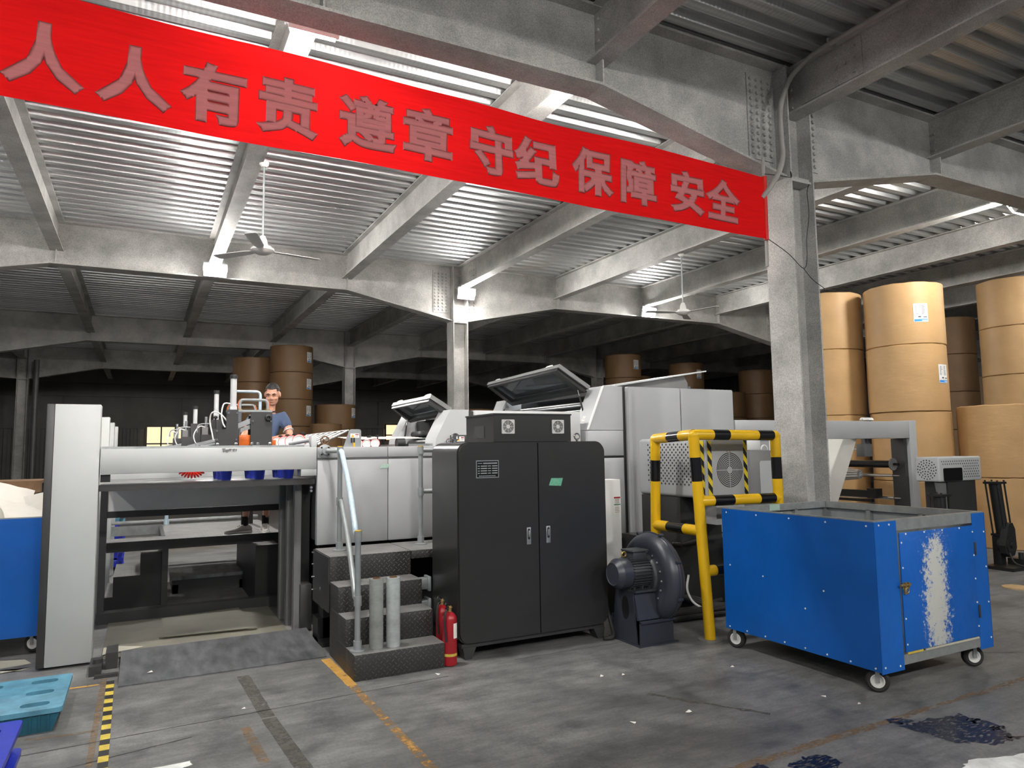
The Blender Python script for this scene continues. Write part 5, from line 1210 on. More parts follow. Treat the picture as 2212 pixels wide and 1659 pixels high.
# ------------------------------------------------------------------ reel frame and reel stand at the infeed
def reel_frame():
    t = thing('infeed_portal', 'light grey portal frame with rollers and hanging white paper web behind the column', 'machine frame', (8.4, 7.5, 0))
    MB().box(6.52, 9.93, 6.55, 6.78, 1.695, 1.94, .006).build('top_beam', 'machine_grey', t)
    MB().box(6.52, 7.1, 6.56, 9.2, .1, 1.69).build('web_housing', 'machine_grey', t)
    MB().box(9.935, 10.10, 6.55, 6.80, 0, 1.955, .006).build('post', 'machine_grey', t)
    MB().box(9.86, 9.932, 6.60, 6.80, 0, 1.69).build('post_web', 'dark_grey', t)
    MB().box(9.88, 10.10, 9.0, 9.2, 0, 1.94).build('post', 'machine_grey', t)
    MB().box(7.1, 10.1, 9.0, 9.2, 1.70, 1.94).build('top_beam', 'machine_grey', t)
    def roller(x, z, y0, y1, r, m): 
        q = MB().cyl((x, y0+.1, z), (x, y1, z), r, n=22); q.cyl((x, y0, z), (x, y0+.1, z), r*.35, n=12); return q.build('roller', m, t)
    roller(9.75, 1.32, 6.62, 9.0, .055, 'black_gloss'); roller(9.75, 1.155, 6.62, 9.0, .022, 'chrome'); roller(9.75, .83, 6.62, 9.0, .025, 'chrome'); roller(9.3, 1.55, 6.8, 9.0, .02, 'chrome')
    MB().lathe([(0, 0), (.09, 0), (.09, .02), (.03, .04), (0, .04)], (9.75, 6.70, 1.32), (0, 1, 0), 24).build('bearing', 'mid_grey', t)
    c = MB().box(9.15, 9.33, 6.72, 6.85, 1.44, 1.62, .006); c.box(9.2, 9.24, 6.74, 6.8, 1.62, 1.70); c.box(9.27, 9.31, 6.74, 6.8, 1.62, 1.70); c.build('tension_block', 'mid_grey', t)
    g = MB()
    for k in range(9): g.tube(arc((9.0+k*.025, 6.62, 1.955), .03, 0, PI, 8, (0, 1, 0), (0, 0, 1)), .008, 6)
    g.build('hose_coil', 'white_plastic', t)
    cm = MB()
    for k in range(12): a = k*PI/6; cm.cyl((9.6+.10*math.cos(a), 7.55, 1.17+.10*math.sin(a)), (9.6+.055*math.cos(a), 7.15, 1.17+.055*math.sin(a)), .017, n=8)
    cm.cyl((9.6, 7.2, 1.17), (9.6, 7.6, 1.17), .06)
    cm.build('reel_chuck', 'steel', t)
    a = MB().box(9.62, 9.72, 7.0, 7.6, .83, .93); a.box(9.6, 9.74, 6.9, 7.05, .82, .96); a.obox((9.66, 7.3, .78), (.02, 0, 0), (0, .3, 0), (0, 0, .02)); a.build('clamp_arm', 'black_paint', t)
    w = MB(); n = 14; rows = []
    for i in range(n+1):
        u = i/n; z = 1.72-u*1.45; ya = 6.66+.55*u; yb = 8.9
        rows.append(w._v([(8.93-.06*u+.010*math.sin(k*1.1+u*3), ya+(yb-ya)*k/8, z) for k in range(9)]))
    for A, B in zip(rows, rows[1:]):
        for k in range(8): w._f([A[k], A[k+1], B[k+1], B[k]])
    w.build('paper_web', 'paper_white', t, 80)
    MB().cyl((8.83, 7.1, .18), (8.83, 8.9, .18), .10, n=24).build('lower_roller', 'dark_grey', t)
reel_frame()
def reel_stand():
    t = thing('reel_stand', 'black reel stand arm with light perforated cover behind the blue cart', 'reel stand', (9.4, 5.6, 0))
    x0, x1, y0, y1, z0, z1 = 8.92, 9.83, 5.52, 5.84, 1.13, 1.44
    co = MB().box(x0, x1, y0, y1, z0, z1, .02, 3).build('cover', 'machine_light', t, 50)
    p = MB()
    for i in range(18):
        for k in range(7):
            x = x0+.06+i*.046+(k % 2)*.023; z = z0+.05+k*.034
            if x > x1-.05 or (x < x0+.5 and z < z1-.11): continue
            p._f(p._v([(x+.010*math.cos(a*PI/4), y0-.001, z+.010*math.sin(a*PI/4)) for a in range(8)]))
    for ring in range(1, 5):
        for k in range(ring*5):
            a = k*2*PI/(ring*5)+ring*.4; y = (y0+y1)/2+ring*.03*math.cos(a); z = 1.28+ring*.03*math.sin(a)
            p._f(p._v([(x0-.001, y+.009*math.cos(b*PI/4), z+.009*math.sin(b*PI/4)) for b in range(8)][::-1]))
    p.build('perforation', 'black_paint', co, fix=False)
    MB().prism(rrect(9.0, 9.40, 1.135, 1.30, .02, 3), 'y', y0-.004, y0-.001).build('window', 'black_gloss', co)
    MB().box(9.14, 9.74, 5.56, 5.86, .1, 1.13).build('gearbox', 'dark_grey', t)
    MB().prism([(8.96, 1.12), (9.14, 1.12), (9.14, .3), (8.9, .3), (8.9, .55), (9.04, .8)], 'y', 5.58, 5.62).build('side_plate', 'mid_grey', t)
    def piston(x, y, z0_, z1_, lean):
        q = MB(); d = Vector((lean, 0, 1)).normalized(); b = Vector((x, y, z0_)); L = z1_-z0_
        q.obox(b+d*L, (.095, 0, 0), (0, .095, 0), d*.014); q.obox(b, (.095, 0, 0), (0, .095, 0), d*.014); q.cyl(b, b+d*L, .07, n=20)
        for i in (-1, 1):
            for k in (-1, 1): c = Vector((i*.075, k*.075, 0)); q.cyl(b+c-d*.02, b+c+d*(L+.035), .011, n=8)
        return q
    piston(8.85, 5.50, .45, .97, 0).build('hydraulic_cylinder', 'black_paint', t)
    piston(9.98, 5.40, .42, 1.10, -.14).build('hydraulic_cylinder', 'black_paint', t)
    a = MB(); A = [(9.80, .30), (9.82, .2), (9.9, .15), (10.0, .17), (10.06, .26), (10.05, .50), (10.0, .58), (9.93, .57), (9.88, .5)]
    a.prism(A, 'y', 5.28, 5.36); a.cyl((9.93, 5.27, .30), (9.93, 5.40, .30), .10, n=26); a.cyl((9.93, 5.255, .30), (9.93, 5.27, .30), .035, n=16); a.build('swing_arm', 'black_paint', t)
    f = MB().box(9.70, 10.25, 5.15, 5.5, 0, .04); f.box(9.88, 9.98, 5.38, 5.48, .04, .4); f.box(10.05, 10.2, 5.2, 5.4, .04, .12); f.cyl((10.08, 5.25, .12), (10.08, 5.25, .2), .03); f.cyl((10.18, 5.3, .12), (10.18, 5.3, .17), .025); f.build('base', 'black_paint', t)
    MB().box(9.1, 9.8, 5.55, 5.9, 0, .1).build('foot', 'black_paint', t)
    MB().tube(smooth_path([(9.9, 5.3, .25), (9.86, 5.22, .1), (9.95, 5.15, .05), (10.1, 5.18, .06)], 6), .012, 8).build('hose', 'rubber', t)
reel_stand()
b = MB().box(10.2, 10.62, 6.82, 7.0, .03, .42); b.box(10.2, 10.62, 6.82, 6.84, 0, .44); tag(b.build('wooden_crate', 'wood'), 'low pale wooden crate on the floor under the portal frame, nearer the hanging web', 'crate', 'wooden crates')
b = MB().box(10.66, 11.1, 6.6, 6.85, 0, .43); b.box(10.66, 11.1, 6.58, 6.6, .05, .40); tag(b.build('wooden_crate', 'wood'), 'low pale wooden crate on the floor under the portal frame, nearer the post', 'crate', 'wooden crates')
b = MB().box(11.6, 24, 4.66, 4.80, 0, .012); tag(b.build('floor_rail', 'galvanised'), 'flat steel guide rail set in the floor behind the right cart', 'rail')
pc = MB().lathe([(0, 0), (.14, 0), (.14, .012), (0, .012)], (8.7, 4.6, 0), n=24); tag(pc.build('cardboard_disc', 'wood'), 'round cardboard disc on the floor by the reel stand foot', 'cardboard')

# ------------------------------------------------------------------ paper rolls
def roll_mesh(r, h, kraft, seedv, seg=48):
    mb = MB(); rnd = random.Random(seedv)
    ph = [rnd.uniform(0, 6.28) for _ in range(4)]
    prof = [(0, 0), (r*.2, 0), (r-.015, 0)]+[(r, .012+(h-.024)*k/8) for k in range(9)]+[(r-.015, h), (r*.12, h), (r*.1, h-.03), (0, h-.03)]
    mb.lathe(prof, (0, 0, 0), n=seg)
    for v in mb.bm.verts:
        rr = math.hypot(v.co.x, v.co.y)
        if rr > r*.9:
            a = math.atan2(v.co.y, v.co.x); k = 1+.004*math.sin(3*a+ph[0]+v.co.z*2)+.003*math.sin(7*a+ph[1]-v.co.z*5)
            v.co.x *= k; v.co.y *= k
            if v.co.z > h*.97: v.co.z += .003*math.sin(9*a+ph[2])+.0025*math.sin(17*a+ph[3])
    return mb
def roll_label(parent, x, y, zc, r, ang, w=.22, h=.3):
    """shipping label wrapped on the roll's side at angle ang"""
    mb = MB(); da = w/r
    def patch(u0, u1, v0, v1, d, mi, n=6):
        mb.mat(mi); rows = []
        for i in range(n+1):
            a = ang+(u0+(u1-u0)*i/n-.5)*da; rr = r*1.008+d; rows.append(mb._v([(x+rr*math.cos(a), y+rr*math.sin(a), zc+(v0-.5)*h), (x+rr*math.cos(a), y+rr*math.sin(a), zc+(v1-.5)*h)]))
        for A, B in zip(rows, rows[1:]): mb._f([A[0], B[0], B[1], A[1]])
    patch(0, 1, 0, 1, .002, 0); patch(.04, .96, .03, .15, .0035, 1); patch(.55, .93, .06, .10, .0045, 0, 3)
    rnd = random.Random(int(ang*100)+int(zc*7))
    for k in range(7):
        v = .92-k*.075; patch(.06, .95, v, v+.006, .0035, 2)
        for u in (.12, .55): patch(u, u+rnd.uniform(.1, .26), v-.045, v-.02, .0035, 2, 2)
    patch(.30, .50, .24, .32, .0035, 2, 2); patch(.66, .93, .24, .29, .0035, 2, 2); patch(.06, .9, .195, .205, .0035, 2, 3)
    mb.build('shipping_label', ['white_paint', 'label_blue', 'label_ink'], parent, fix=False)
def paper_roll(x, y, z, r, h, label, grp, m='kraft_paper', lab=None, sd=0, seg=48):
    mb = roll_mesh(r, h, m, sd, seg); bmesh.ops.translate(mb.bm, verts=mb.bm.verts, vec=(x, y, z))
    t = thing('paper_roll', label, 'paper roll', (x, y, z), grp)
    ro = mb.build('wrapper', m, t, 40)
    if lab: roll_label(t, x, y, z+lab[1], r, lab[0])
    return t
tocam = lambda x, y: math.atan2(-y, -x)
G1 = 'big kraft paper rolls on the right'
mx, my = 11.42, 7.5; hs = [0, 1.02, 2.13, 3.22, 4.24]
names = ['bottom roll of the tall middle stack, behind the portal frame', 'second roll up of the tall middle stack, above the portal beam', 'second kraft roll from the top of the tallest stack, label at its edge', 'topmost kraft roll of the tallest stack with a large white label']
for k in range(4): paper_roll(mx+(0, .01, -.012, .0)[k], my, hs[k], .6, hs[k+1]-hs[k]-.004, names[k], G1, sd=k, lab={3: (tocam(mx, my)+.42, .50), 2: (tocam(mx, my)+1.02, .60)}.get(k))
mx, my = 10.98, 8.72; hs = [0, 1.06, 2.12, 3.27, 4.28]
names = ['bottom kraft roll of the stack beside the near column', 'kraft roll level with the portal beam, beside the near column', 'second kraft roll from the top, beside the near column', 'top kraft roll of the stack touching the near column in view, without label']
for k in range(4): paper_roll(mx+.01*k, my, hs[k], .6, hs[k+1]-hs[k]-.004, names[k], G1, sd=10+k)
mx, my = 12.16, 6.46
for k, (z, h, l) in enumerate(((0, 1.07, 'lower kraft roll of the short stack at the right edge'), (1.075, 1.12, 'upper kraft roll of the short stack at the right edge'))): paper_roll(mx, my, z, .61, h, l, G1, 'kraft_paper', sd=20+k)
mx, my = 16.1, 8.2
for k in range(5): paper_roll(mx, my, k*.995, .6, .99, ['lowest roll of the far stack at the right edge', 'second roll up of the far stack at the right edge', 'third roll up of the far stack at the right edge, above the short stack', 'second roll from the top of the far stack at the right edge', 'top roll of the far stack at the upper right edge, under the ceiling'][k], G1, sd=30+k)
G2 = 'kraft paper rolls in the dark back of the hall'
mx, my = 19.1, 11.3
for k in range(5): paper_roll(mx, my, k*.98, .6, .975, ['lowest', 'second lowest', 'middle', 'second highest', 'highest'][k]+' roll of the shaded stack seen just right of the labelled stack', G2, 'shaded_kraft', sd=40+k, seg=32)
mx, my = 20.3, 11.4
for k in range(4): paper_roll(mx, my, k*.85, .5, .845, ['lowest', 'second', 'third', 'top'][k]+' slim dark roll between the labelled stack and the right edge', G2, 'shaded_kraft', sd=50+k, seg=32)
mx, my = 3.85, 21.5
for k in range(6): paper_roll(mx, my, k*.785, .61, .78, ['lowest roll', 'second lowest roll', 'third roll up', 'third roll down', 'second roll from the top', 'topmost roll'][k]+' of the brown stack directly behind the worker', G2, 'shaded_kraft', lab=(tocam(mx, my)+.95, .45) if k > 2 else None, sd=60+k, seg=40)
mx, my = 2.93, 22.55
for k in range(6): paper_roll(mx, my, k*.74, .6, .735, ['lowest roll', 'second lowest roll', 'third roll up', 'third roll down', 'second roll from the top', 'topmost roll'][k]+' of the shaded stack left of the worker\'s head', G2, 'shaded_kraft', sd=70+k, seg=32)
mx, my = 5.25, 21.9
for k in range(4): paper_roll(mx, my, k*.76, .62, .755, ['lowest roll', 'second roll up', 'third roll up', 'top roll'][k]+' of the labelled brown stack right of the worker', G2, 'shaded_kraft', lab=(tocam(mx, my)+1.05, .5) if k > 1 else None, sd=80+k, seg=40)
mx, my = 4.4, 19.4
for k in range(3): paper_roll(mx, my, k*.79, .42, .785, ['lowest', 'middle', 'top'][k]+' small roll in front of the brown stacks beside the worker', G2, 'shaded_kraft', sd=90+k, seg=32)
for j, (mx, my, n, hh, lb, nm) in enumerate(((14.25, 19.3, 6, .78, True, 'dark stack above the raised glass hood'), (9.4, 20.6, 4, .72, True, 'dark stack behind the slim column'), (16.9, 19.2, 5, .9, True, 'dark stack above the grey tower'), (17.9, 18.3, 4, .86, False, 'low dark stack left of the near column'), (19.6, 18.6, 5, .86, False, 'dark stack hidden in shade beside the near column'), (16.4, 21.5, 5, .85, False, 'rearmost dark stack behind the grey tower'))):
    for k in range(n): paper_roll(mx, my, k*hh, .6, hh-.005, ['lowest', 'second lowest', 'third lowest', 'fourth lowest', 'fifth lowest', 'sixth lowest'][k]+' roll of the '+nm, G2, 'shaded_kraft', lab=(tocam(mx, my)+.8, hh*.55) if lb and k >= n-2 else None, sd=100+10*j+k, seg=32)

# ------------------------------------------------------------------ dim back corner at the left
t = thing('work_bench', 'brown steel bench frame in the dim corner left of the end panel', 'bench', (-2.2, 12, 0))
MB().box(-3.4, -1.22, 11.7, 11.85, 1.12, 1.28).build('front_beam', 'rust_brown', t)
MB().box(-3.4, -1.22, 11.85, 12.6, 1.24, 1.28).build('top_board', 'rust_brown', t)
for x in (-3.35, -2.05, -1.3): MB().box(x, x+.07, 11.72, 11.8, 0, 1.12).build('leg', 'dark_grey', t)
for x in (-3.35, -1.3): MB().box(x, x+.07, 12.5, 12.58, 0, 1.24).build('leg', 'dark_grey', t)
for k, (x, y, h, l) in enumerate(((-2.12, 11.2, 1.0, 'white bundle of waste film standing left of the bench leg'), (-1.62, 11.35, .98, 'white bundle of waste film standing right of the bench leg'))):
    mb = MB().lathe([(0, 0), (.2, 0), (.24, .3), (.2, .7), (.13, h-.1), (.05, h), (0, h)], (x, y, 0), n=14)
    for v in mb.bm.verts: v.co.x += random.uniform(-.03, .03); v.co.y += random.uniform(-.03, .03)
    tag(mb.build('film_bundle', 'paper_white'), l, 'bundle', 'waste film bundles')
t = thing('stool', 'small metal stool in the dim corner beside the grey end panel', 'stool', (-1.0, 10.6, 0))
MB().box(-1.22, -.8, 10.4, 10.8, .72, .75).build('seat', 'pipe_grey', t)
for x in (-1.2, -.84):
    for y in (10.42, 10.76): MB().box(x, x+.03, y, y+.03, 0, .72).build('leg', 'pipe_grey', t)
mb = MB().tube(smooth_path([(-3.62, 22.5, 3.1), (-3.58, 22.5, 3.12), (-3.45, 22.45, 3.2)], 4), .05, 8); tag(mb.build('spotlight', 'white_paint'), 'small white spotlight clamped on the far left column', 'lamp')
t = thing('drain_pipe', 'grey drain pipe running down the dark left column', 'pipe', (-3.45, 29.8, 0))
MB().cyl((-3.4, 29.9, 0), (-3.4, 29.9, 5.0), .09, n=14).build('pipe', 'wall_steel', t)

# ------------------------------------------------------------------ marks and litter on the floor
def mark(name, polys, m, label, cat='floor marking', z=.0012):
    mb = MB()
    for p in polys: mb._f(mb._v([(x, y, z) for x, y in p]))
    o = mb.build(name, m, None, fix=False)
    for pl in o.data.polygons: pass
    return tag(o, label, cat)
rl = random.Random(5)
def strip(x0, y0, x1, y1, w, n=14, j=.003):
    a, b = Vector((x0, y0)), Vector((x1, y1)); d = (b-a).normalized(); p = Vector((-d.y, d.x)); L_, R_ = [], []
    for i in range(n+1): c = a.lerp(b, i/n); L_.append(c+p*(w/2+rl.uniform(-j, j))); R_.append(c-p*(w/2+rl.uniform(-j, j)))
    return [tuple(q) for q in L_]+[tuple(q) for q in R_[::-1]]
mark('floor_line', [strip(1.325, 5.78, 1.345, 5.05, .07, 14, .002)], 'yellow_line', 'bright yellow painted line at the foot of the steps')
mark('floor_line', [strip(1.345, 5.05, 1.37, 3.3, .055, 20, .003)], 'rubbed_yellow', 'rubbed yellow line running on from the steps across the open floor')
mark('floor_line', [strip(-.195, 6.1, -.20, 3.9, .035)], 'faded_line', 'worn orange line alongside the black and yellow tape')
mark('floor_line', [strip(-.55, 5.05, -.2, 5.0, .03)], 'faded_line', 'short yellow line meeting the tape beside the teal pallet')
mark('floor_line', [strip(-.5, 5.98, -.22, 5.97, .03)], 'yellow_line', 'short orange line beside the end panel foot')
mark('floor_line', [strip(2.2, 2.80, 5.2, 2.86, .055, 30, .012), strip(5.15, 2.86, 7, 2.9, .05, 14, .01)], 'faded_line', 'worn rust orange line across the floor before the blue cart')
mark('floor_line', [strip(.70, 5.66, .735, 4.72, .085), strip(.735, 4.7, .80, 3.7, .085)], 'ghost_line', 'dark residue strip of old tape leading from the ramp')
mark('floor_line', [strip(.59, 4.62, .62, 4.05, .055)], 'faded_line', 'short faded yellow strip parallel to the dark residue strip')
mark('floor_line', [strip(3.0, 3.9, 3.42, 3.25, .035, 14, .012)], 'ghost_line', 'thin grey residue strip on the open floor before the blower')
mark('floor_joint', [strip(-.6, 4.80, 2.0, 4.90, .010, 40, .003), strip(-.3, 4.50, .3, 4.62, .012, 14, .004)], 'crack', 'dark joint line crossing the floor before the ramp')
mark('floor_joint', [strip(2.6, 5.02, 3.65, 5.0, .008, 20, .002)], 'crack', 'thin joint line on the floor under the black cabinet')
mark('floor_joint', [strip(5.4, 3.6, 6.6, 2.9, .008, 20, .003)], 'crack', 'thin joint line on the floor right of the blue cart')
tp = MB()
for k in range(26):
    y = 6.02-k*.085; yb = y-.085; tp.mat(k % 2).box(-.178+.001*k, -.128+.001*k, yb, y, .0, .0016)
tag(tp.build('hazard_tape', ['tape_black', 'tape_yellow']), 'black and yellow striped tape stuck on the floor at left', 'tape')
def blob(cx, cy, pts): return [(cx+x, cy+y) for x, y in pts]
ink = [[(3.93, 2.80), (3.99, 2.74), (4.10, 2.75), (4.26, 2.72), (4.38, 2.66), (4.42, 2.52), (4.36, 2.40), (4.24, 2.33), (4.12, 2.35), (4.03, 2.42), (3.96, 2.47), (3.94, 2.53), (3.96, 2.60), (3.90, 2.68)], [(3.90, 2.82), (3.96, 2.86), (4.04, 2.82), (4.05, 2.76), (3.96, 2.76)],
       [(4.34, 2.62), (4.42, 2.60), (4.40, 2.56), (4.33, 2.58)], [(4.33, 2.50), (4.43, 2.47), (4.40, 2.44), (4.32, 2.46)], [(4.29, 2.38), (4.40, 2.33), (4.36, 2.31), (4.27, 2.35)], [(4.30, 2.70), (4.40, 2.71), (4.39, 2.68), (4.30, 2.67)]]
def rough(poly, n=5, a=.018):
    o = []
    for i in range(len(poly)):
        p, q = Vector(poly[i]), Vector(poly[(i+1) % len(poly)])
        for k in range(n): v = p.lerp(q, k/n); o.append((v.x+rl.uniform(-a, a), v.y+rl.uniform(-a, a)))
    return o
mark('ink_stain', [rough(p) for p in ink], 'ink', 'dark blue-black ink stain on the floor before the blue cart', 'stain', .0022)
mark('ink_stain', [rough([(2.95, 2.70), (3.10, 2.74), (3.24, 2.70), (3.22, 2.58), (3.02, 2.55)]), rough([(2.75, 2.78), (2.84, 2.80), (2.86, 2.74), (2.77, 2.72)], 4, .01)], 'ink', 'smaller dark ink stain at the bottom edge of the floor', 'stain', .0022)
mark('white_marking', [rough([(3.62, 2.26), (3.80, 2.30), (4.1, 2.22), (4.5, 2.1), (4.5, 1.8), (3.5, 1.8), (3.45, 2.1)], 6, .012)], 'white_marking', 'white painted patch in the bottom right corner of the floor', 'floor marking', .0022)
mark('white_marking', [rough([(-.02, 4.24), (.10, 4.28), (.27, 4.27), (.28, 4.22), (.2, 4.18), (.0, 4.14)], 4, .005)], 'white_marking', 'white painted patch at the bottom edge, left of centre', 'floor marking', .0022)
for k, (px, py, l) in enumerate(((2.95, 4.35, 'white paper scrap nearest the cabinet foot'), (3.1, 4.3, 'narrow white paper scrap before the blower'), (3.95, 3.30, 'white paper scrap before the cart nearer the front caster'), (4.03, 3.10, 'square white paper scrap beside the front caster'), (2.62, 3.55, 'tiny paper scrap on the open floor centre'), (3.02, 3.52, 'yellowish paper scrap on the open floor'), (.62, 4.95, 'tiny white scrap beside the dark residue strip'), (3.9, 4.05, 'tiny white scrap under the cart side near the yellow post'), (1.95, 4.98, 'white scrap at the corner of the bottom step'), (.1, 6.0, 'white scrap lying on the ramp'))):
    a = rl.uniform(0, 3); s = rl.uniform(.010, .019); d = Vector((math.cos(a), math.sin(a)))*s; p = Vector((-d.y, d.x))*.6
    mb = MB(); c = Vector((px, py)); z0 = .03 if 'ramp' in l else .002
    A = mb._v([(*(c+d+p), z0+.006), (*(c-d+p), z0), (*(c-d-p), z0+.004), (*(c+d-p), z0)]); mb._f(A)
    B = mb._v([(v.co.x, v.co.y, v.co.z-.001) for v in A]); mb._f(B[::-1])
    for i in range(4): mb._f([A[i], B[i], B[(i+1) % 4], A[(i+1) % 4]])
    tag(mb.build('paper_scrap', 'paper_white'), l, 'paper scrap', 'paper scraps on the floor')

# ------------------------------------------------------------------ the worker on the walkway
def skin_blob(nodes, edges, extra=None, voxel=.008, smooth=4, sub=1, root=0):
    """grow one surface over a skeleton (joint -> (x, y, z, radius[, radius2])), add a few blobs, fuse to one skin"""
    me = bpy.data.meshes.new('tmp'); me.from_pydata([n[:3] for n in nodes], edges, []); ob = bpy.data.objects.new('tmp', me); COL.objects.link(ob)
    ob.modifiers.new('skin', 'SKIN'); lay = me.skin_vertices[0].data if me.skin_vertices else None
    if lay is None:
        bm = bmesh.new(); bm.from_mesh(me); bm.verts.layers.skin.verify(); bm.to_mesh(me); bm.free(); lay = me.skin_vertices[0].data
    for i, n in enumerate(nodes): lay[i].radius = (n[3], n[4] if len(n) > 4 else n[3]); lay[i].use_root = i == root
    sm = ob.modifiers.new('sub', 'SUBSURF'); sm.levels = sub; sm.render_levels = sub
    dg = bpy.context.evaluated_depsgraph_get(); m1 = bpy.data.meshes.new_from_object(ob.evaluated_get(dg))
    bm = bmesh.new(); bm.from_mesh(m1)
    for c, r, R_ in (extra or []):
        q = bmesh.ops.create_uvsphere(bm, u_segments=20, v_segments=14, radius=1, matrix=Matrix.Translation(c) @ R_.to_4x4() @ Matrix.Diagonal((*r, 1)))
    bm.to_mesh(m1); bm.free()
    bpy.data.objects.remove(ob); o2 = bpy.data.objects.new('tmp2', m1); COL.objects.link(o2)
    rm = o2.modifiers.new('rm', 'REMESH'); rm.mode = 'VOXEL'; rm.voxel_size = voxel; rm.use_smooth_shade = True
    s_ = o2.modifiers.new('sm', 'SMOOTH'); s_.factor = .5; s_.iterations = smooth
    dg = bpy.context.evaluated_depsgraph_get(); m2 = bpy.data.meshes.new_from_object(o2.evaluated_get(dg)); bpy.data.objects.remove(o2)
    return m2
def link_mesh(name, me, m, parent):
    me.name = name
    for v in me.vertices: v.co -= parent_loc(parent)
    me.materials.clear(); me.materials.append(MATS[m])
    for p in me.polygons: p.use_smooth = True
    o = bpy.data.objects.new(name, me); COL.objects.link(o); o.parent = parent; return o
def worker():
    F = .70; t = thing('person', 'man in a blue t-shirt standing on the walkway, looking down at the feeder heads', 'person', (1.22, 8.86, F))
    hc = Vector((1.36, 8.80, 2.305)); fd = Vector((-.30, -.92, -.34)).normalized(); rt = Vector((-fd.y, fd.x, 0)).normalized(); upv = rt.cross(fd).normalized()   # face direction, his left, up
    if upv.z < 0: upv = -upv
    RH = Matrix((rt, fd, upv)).transposed()
    H = lambda a, b, c: hc+rt*a+fd*b+upv*c
    nodes = []; edges = []
    def nd(p, r, r2=None): nodes.append((p[0], p[1], p[2], r, r2 or r)); return len(nodes)-1
    def chain(ids): edges.extend(zip(ids, ids[1:]))
    pel = nd((1.235, 8.90, 1.60), .135, .11); wa = nd((1.27, 8.90, 1.76), .125, .10); chs = nd((1.32, 8.88, 1.95), .145, .105); nb = nd((1.345, 8.865, 2.085), .07, .06); nk = nd((1.352, 8.85, 2.16), .055); hd = nd(tuple(hc+Vector((0, .02, -.02))), .06)
    chain([pel, wa, chs, nb, nk, hd])
    def arm(s, sh, el, wr, ha):
        a = nd(sh, .062); b = nd(tuple(Vector(sh).lerp(Vector(el), .5)), .054); c = nd(el, .045); d = nd(tuple(Vector(el).lerp(Vector(wr), .4)), .045); e = nd(wr, .029)
        w = Vector(wr); h = Vector(ha); dr = (h-w).normalized(); p1 = nd(tuple(w+dr*.045), .036, .02); p2 = nd(tuple(w+dr*.085), .038, .018)
        chain([chs, a, b, c, d, e, p1, p2])
        sd = dr.cross(Vector((0, 0, 1))).normalized()
        for k, (u, ln) in enumerate(((-.030, .062), (-.010, .074), (.010, .070), (.030, .055))):
            q0 = w+dr*.092+sd*u; q1 = q0+dr*ln*.5+Vector((0, 0, -.006)); q2 = q1+dr*ln*.35+Vector((0, 0, -.022))
            chain([p2, nd(tuple(q0), .0095), nd(tuple(q1), .009), nd(tuple(q2), .008)])
        q0 = w+dr*.03+sd*(-.04*s); q1 = q0+dr*.03+sd*(-.018*s)+Vector((0, 0, -.01)); q2 = q1+dr*.028+Vector((0, 0, -.012))
        chain([p1, nd(tuple(q0), .012), nd(tuple(q1), .0105), nd(tuple(q2), .009)])
    arm(1, (1.515, 8.87, 2.045), (1.56, 8.72, 1.80), (1.33, 8.60, 1.775), (1.24, 8.56, 1.76))
    arm(-1, (1.145, 8.87, 2.03), (1.04, 8.72, 1.80), (.98, 8.52, 1.77), (.95, 8.43, 1.76))
    def leg(hip, kn, an, toe):
        a = nd(hip, .088); b = nd(tuple(Vector(hip).lerp(Vector(kn), .5)), .075); c = nd(kn, .056); d = nd(tuple(Vector(kn).lerp(Vector(an), .3)), .056); e = nd(tuple(Vector(kn).lerp(Vector(an), .7)), .042); f = nd(an, .036)
        g = nd((an[0], an[1], F+.06), .03)
        chain([pel, a, b, c, d, e, f, g])
    leg((1.15, 8.90, 1.50), (1.11, 8.84, 1.16), (1.085, 8.86, .80), (.92, 8.81, F+.05)); leg((1.33, 8.90, 1.50), (1.33, 8.84, 1.16), (1.315, 8.88, .80), (1.29, 8.74, F+.05))
    I = Matrix.Identity(3)
    ex = [(H(0, -.015, .02), (.080, .098, .108), RH), (H(0, .018, -.045), (.066, .075, .085), RH), (H(0, .062, -.088), (.032, .028, .026), RH),
          (H(0, .098, -.02), (.013, .020, .026), RH), (H(0, .092, .02), (.010, .012, .03), RH), (H(-.014, .092, -.03), (.010, .011, .009), RH), (H(.014, .092, -.03), (.010, .011, .009), RH),
          (H(0, .080, -.064), (.026, .014, .008), RH), (H(0, .078, -.074), (.021, .013, .007), RH),
          (H(-.035, .078, .030), (.026, .014, .010), RH), (H(.035, .078, .030), (.026, .014, .010), RH), (H(-.042, .064, -.028), (.026, .022, .024), RH), (H(.042, .064, -.028), (.026, .022, .024), RH),
          (H(-.085, -.012, -.005), (.011, .022, .034), RH), (H(.085, -.012, -.005), (.011, .022, .034), RH)]
    body = link_mesh('body', skin_blob(nodes, edges, ex, .0062, 3), 'skin', t)
    # hair: a cap over the crown, cropped at the hairline and round the ears
    mb = MB(); q = bmesh.ops.create_uvsphere(mb.bm, u_segments=40, v_segments=26, radius=1)
    rr = random.Random(4)
    for v in list(mb.bm.verts):
        a, b, c = v.co
        if (b > .62 and c < .50) or (b <= .62 and b > -.1 and c < .16) or (b <= -.1 and c < -.55): mb.bm.verts.remove(v); continue
        k = 1+rr.uniform(-.015, .02)
        v.co = hc+RH @ Vector((a*.0865*k, -.016+b*.104*k, .026+c*.114*k))
    bmesh.ops.solidify(mb.bm, geom=mb.bm.faces[:], thickness=.008)
    mb.build('hair', 'hair', t, 80)
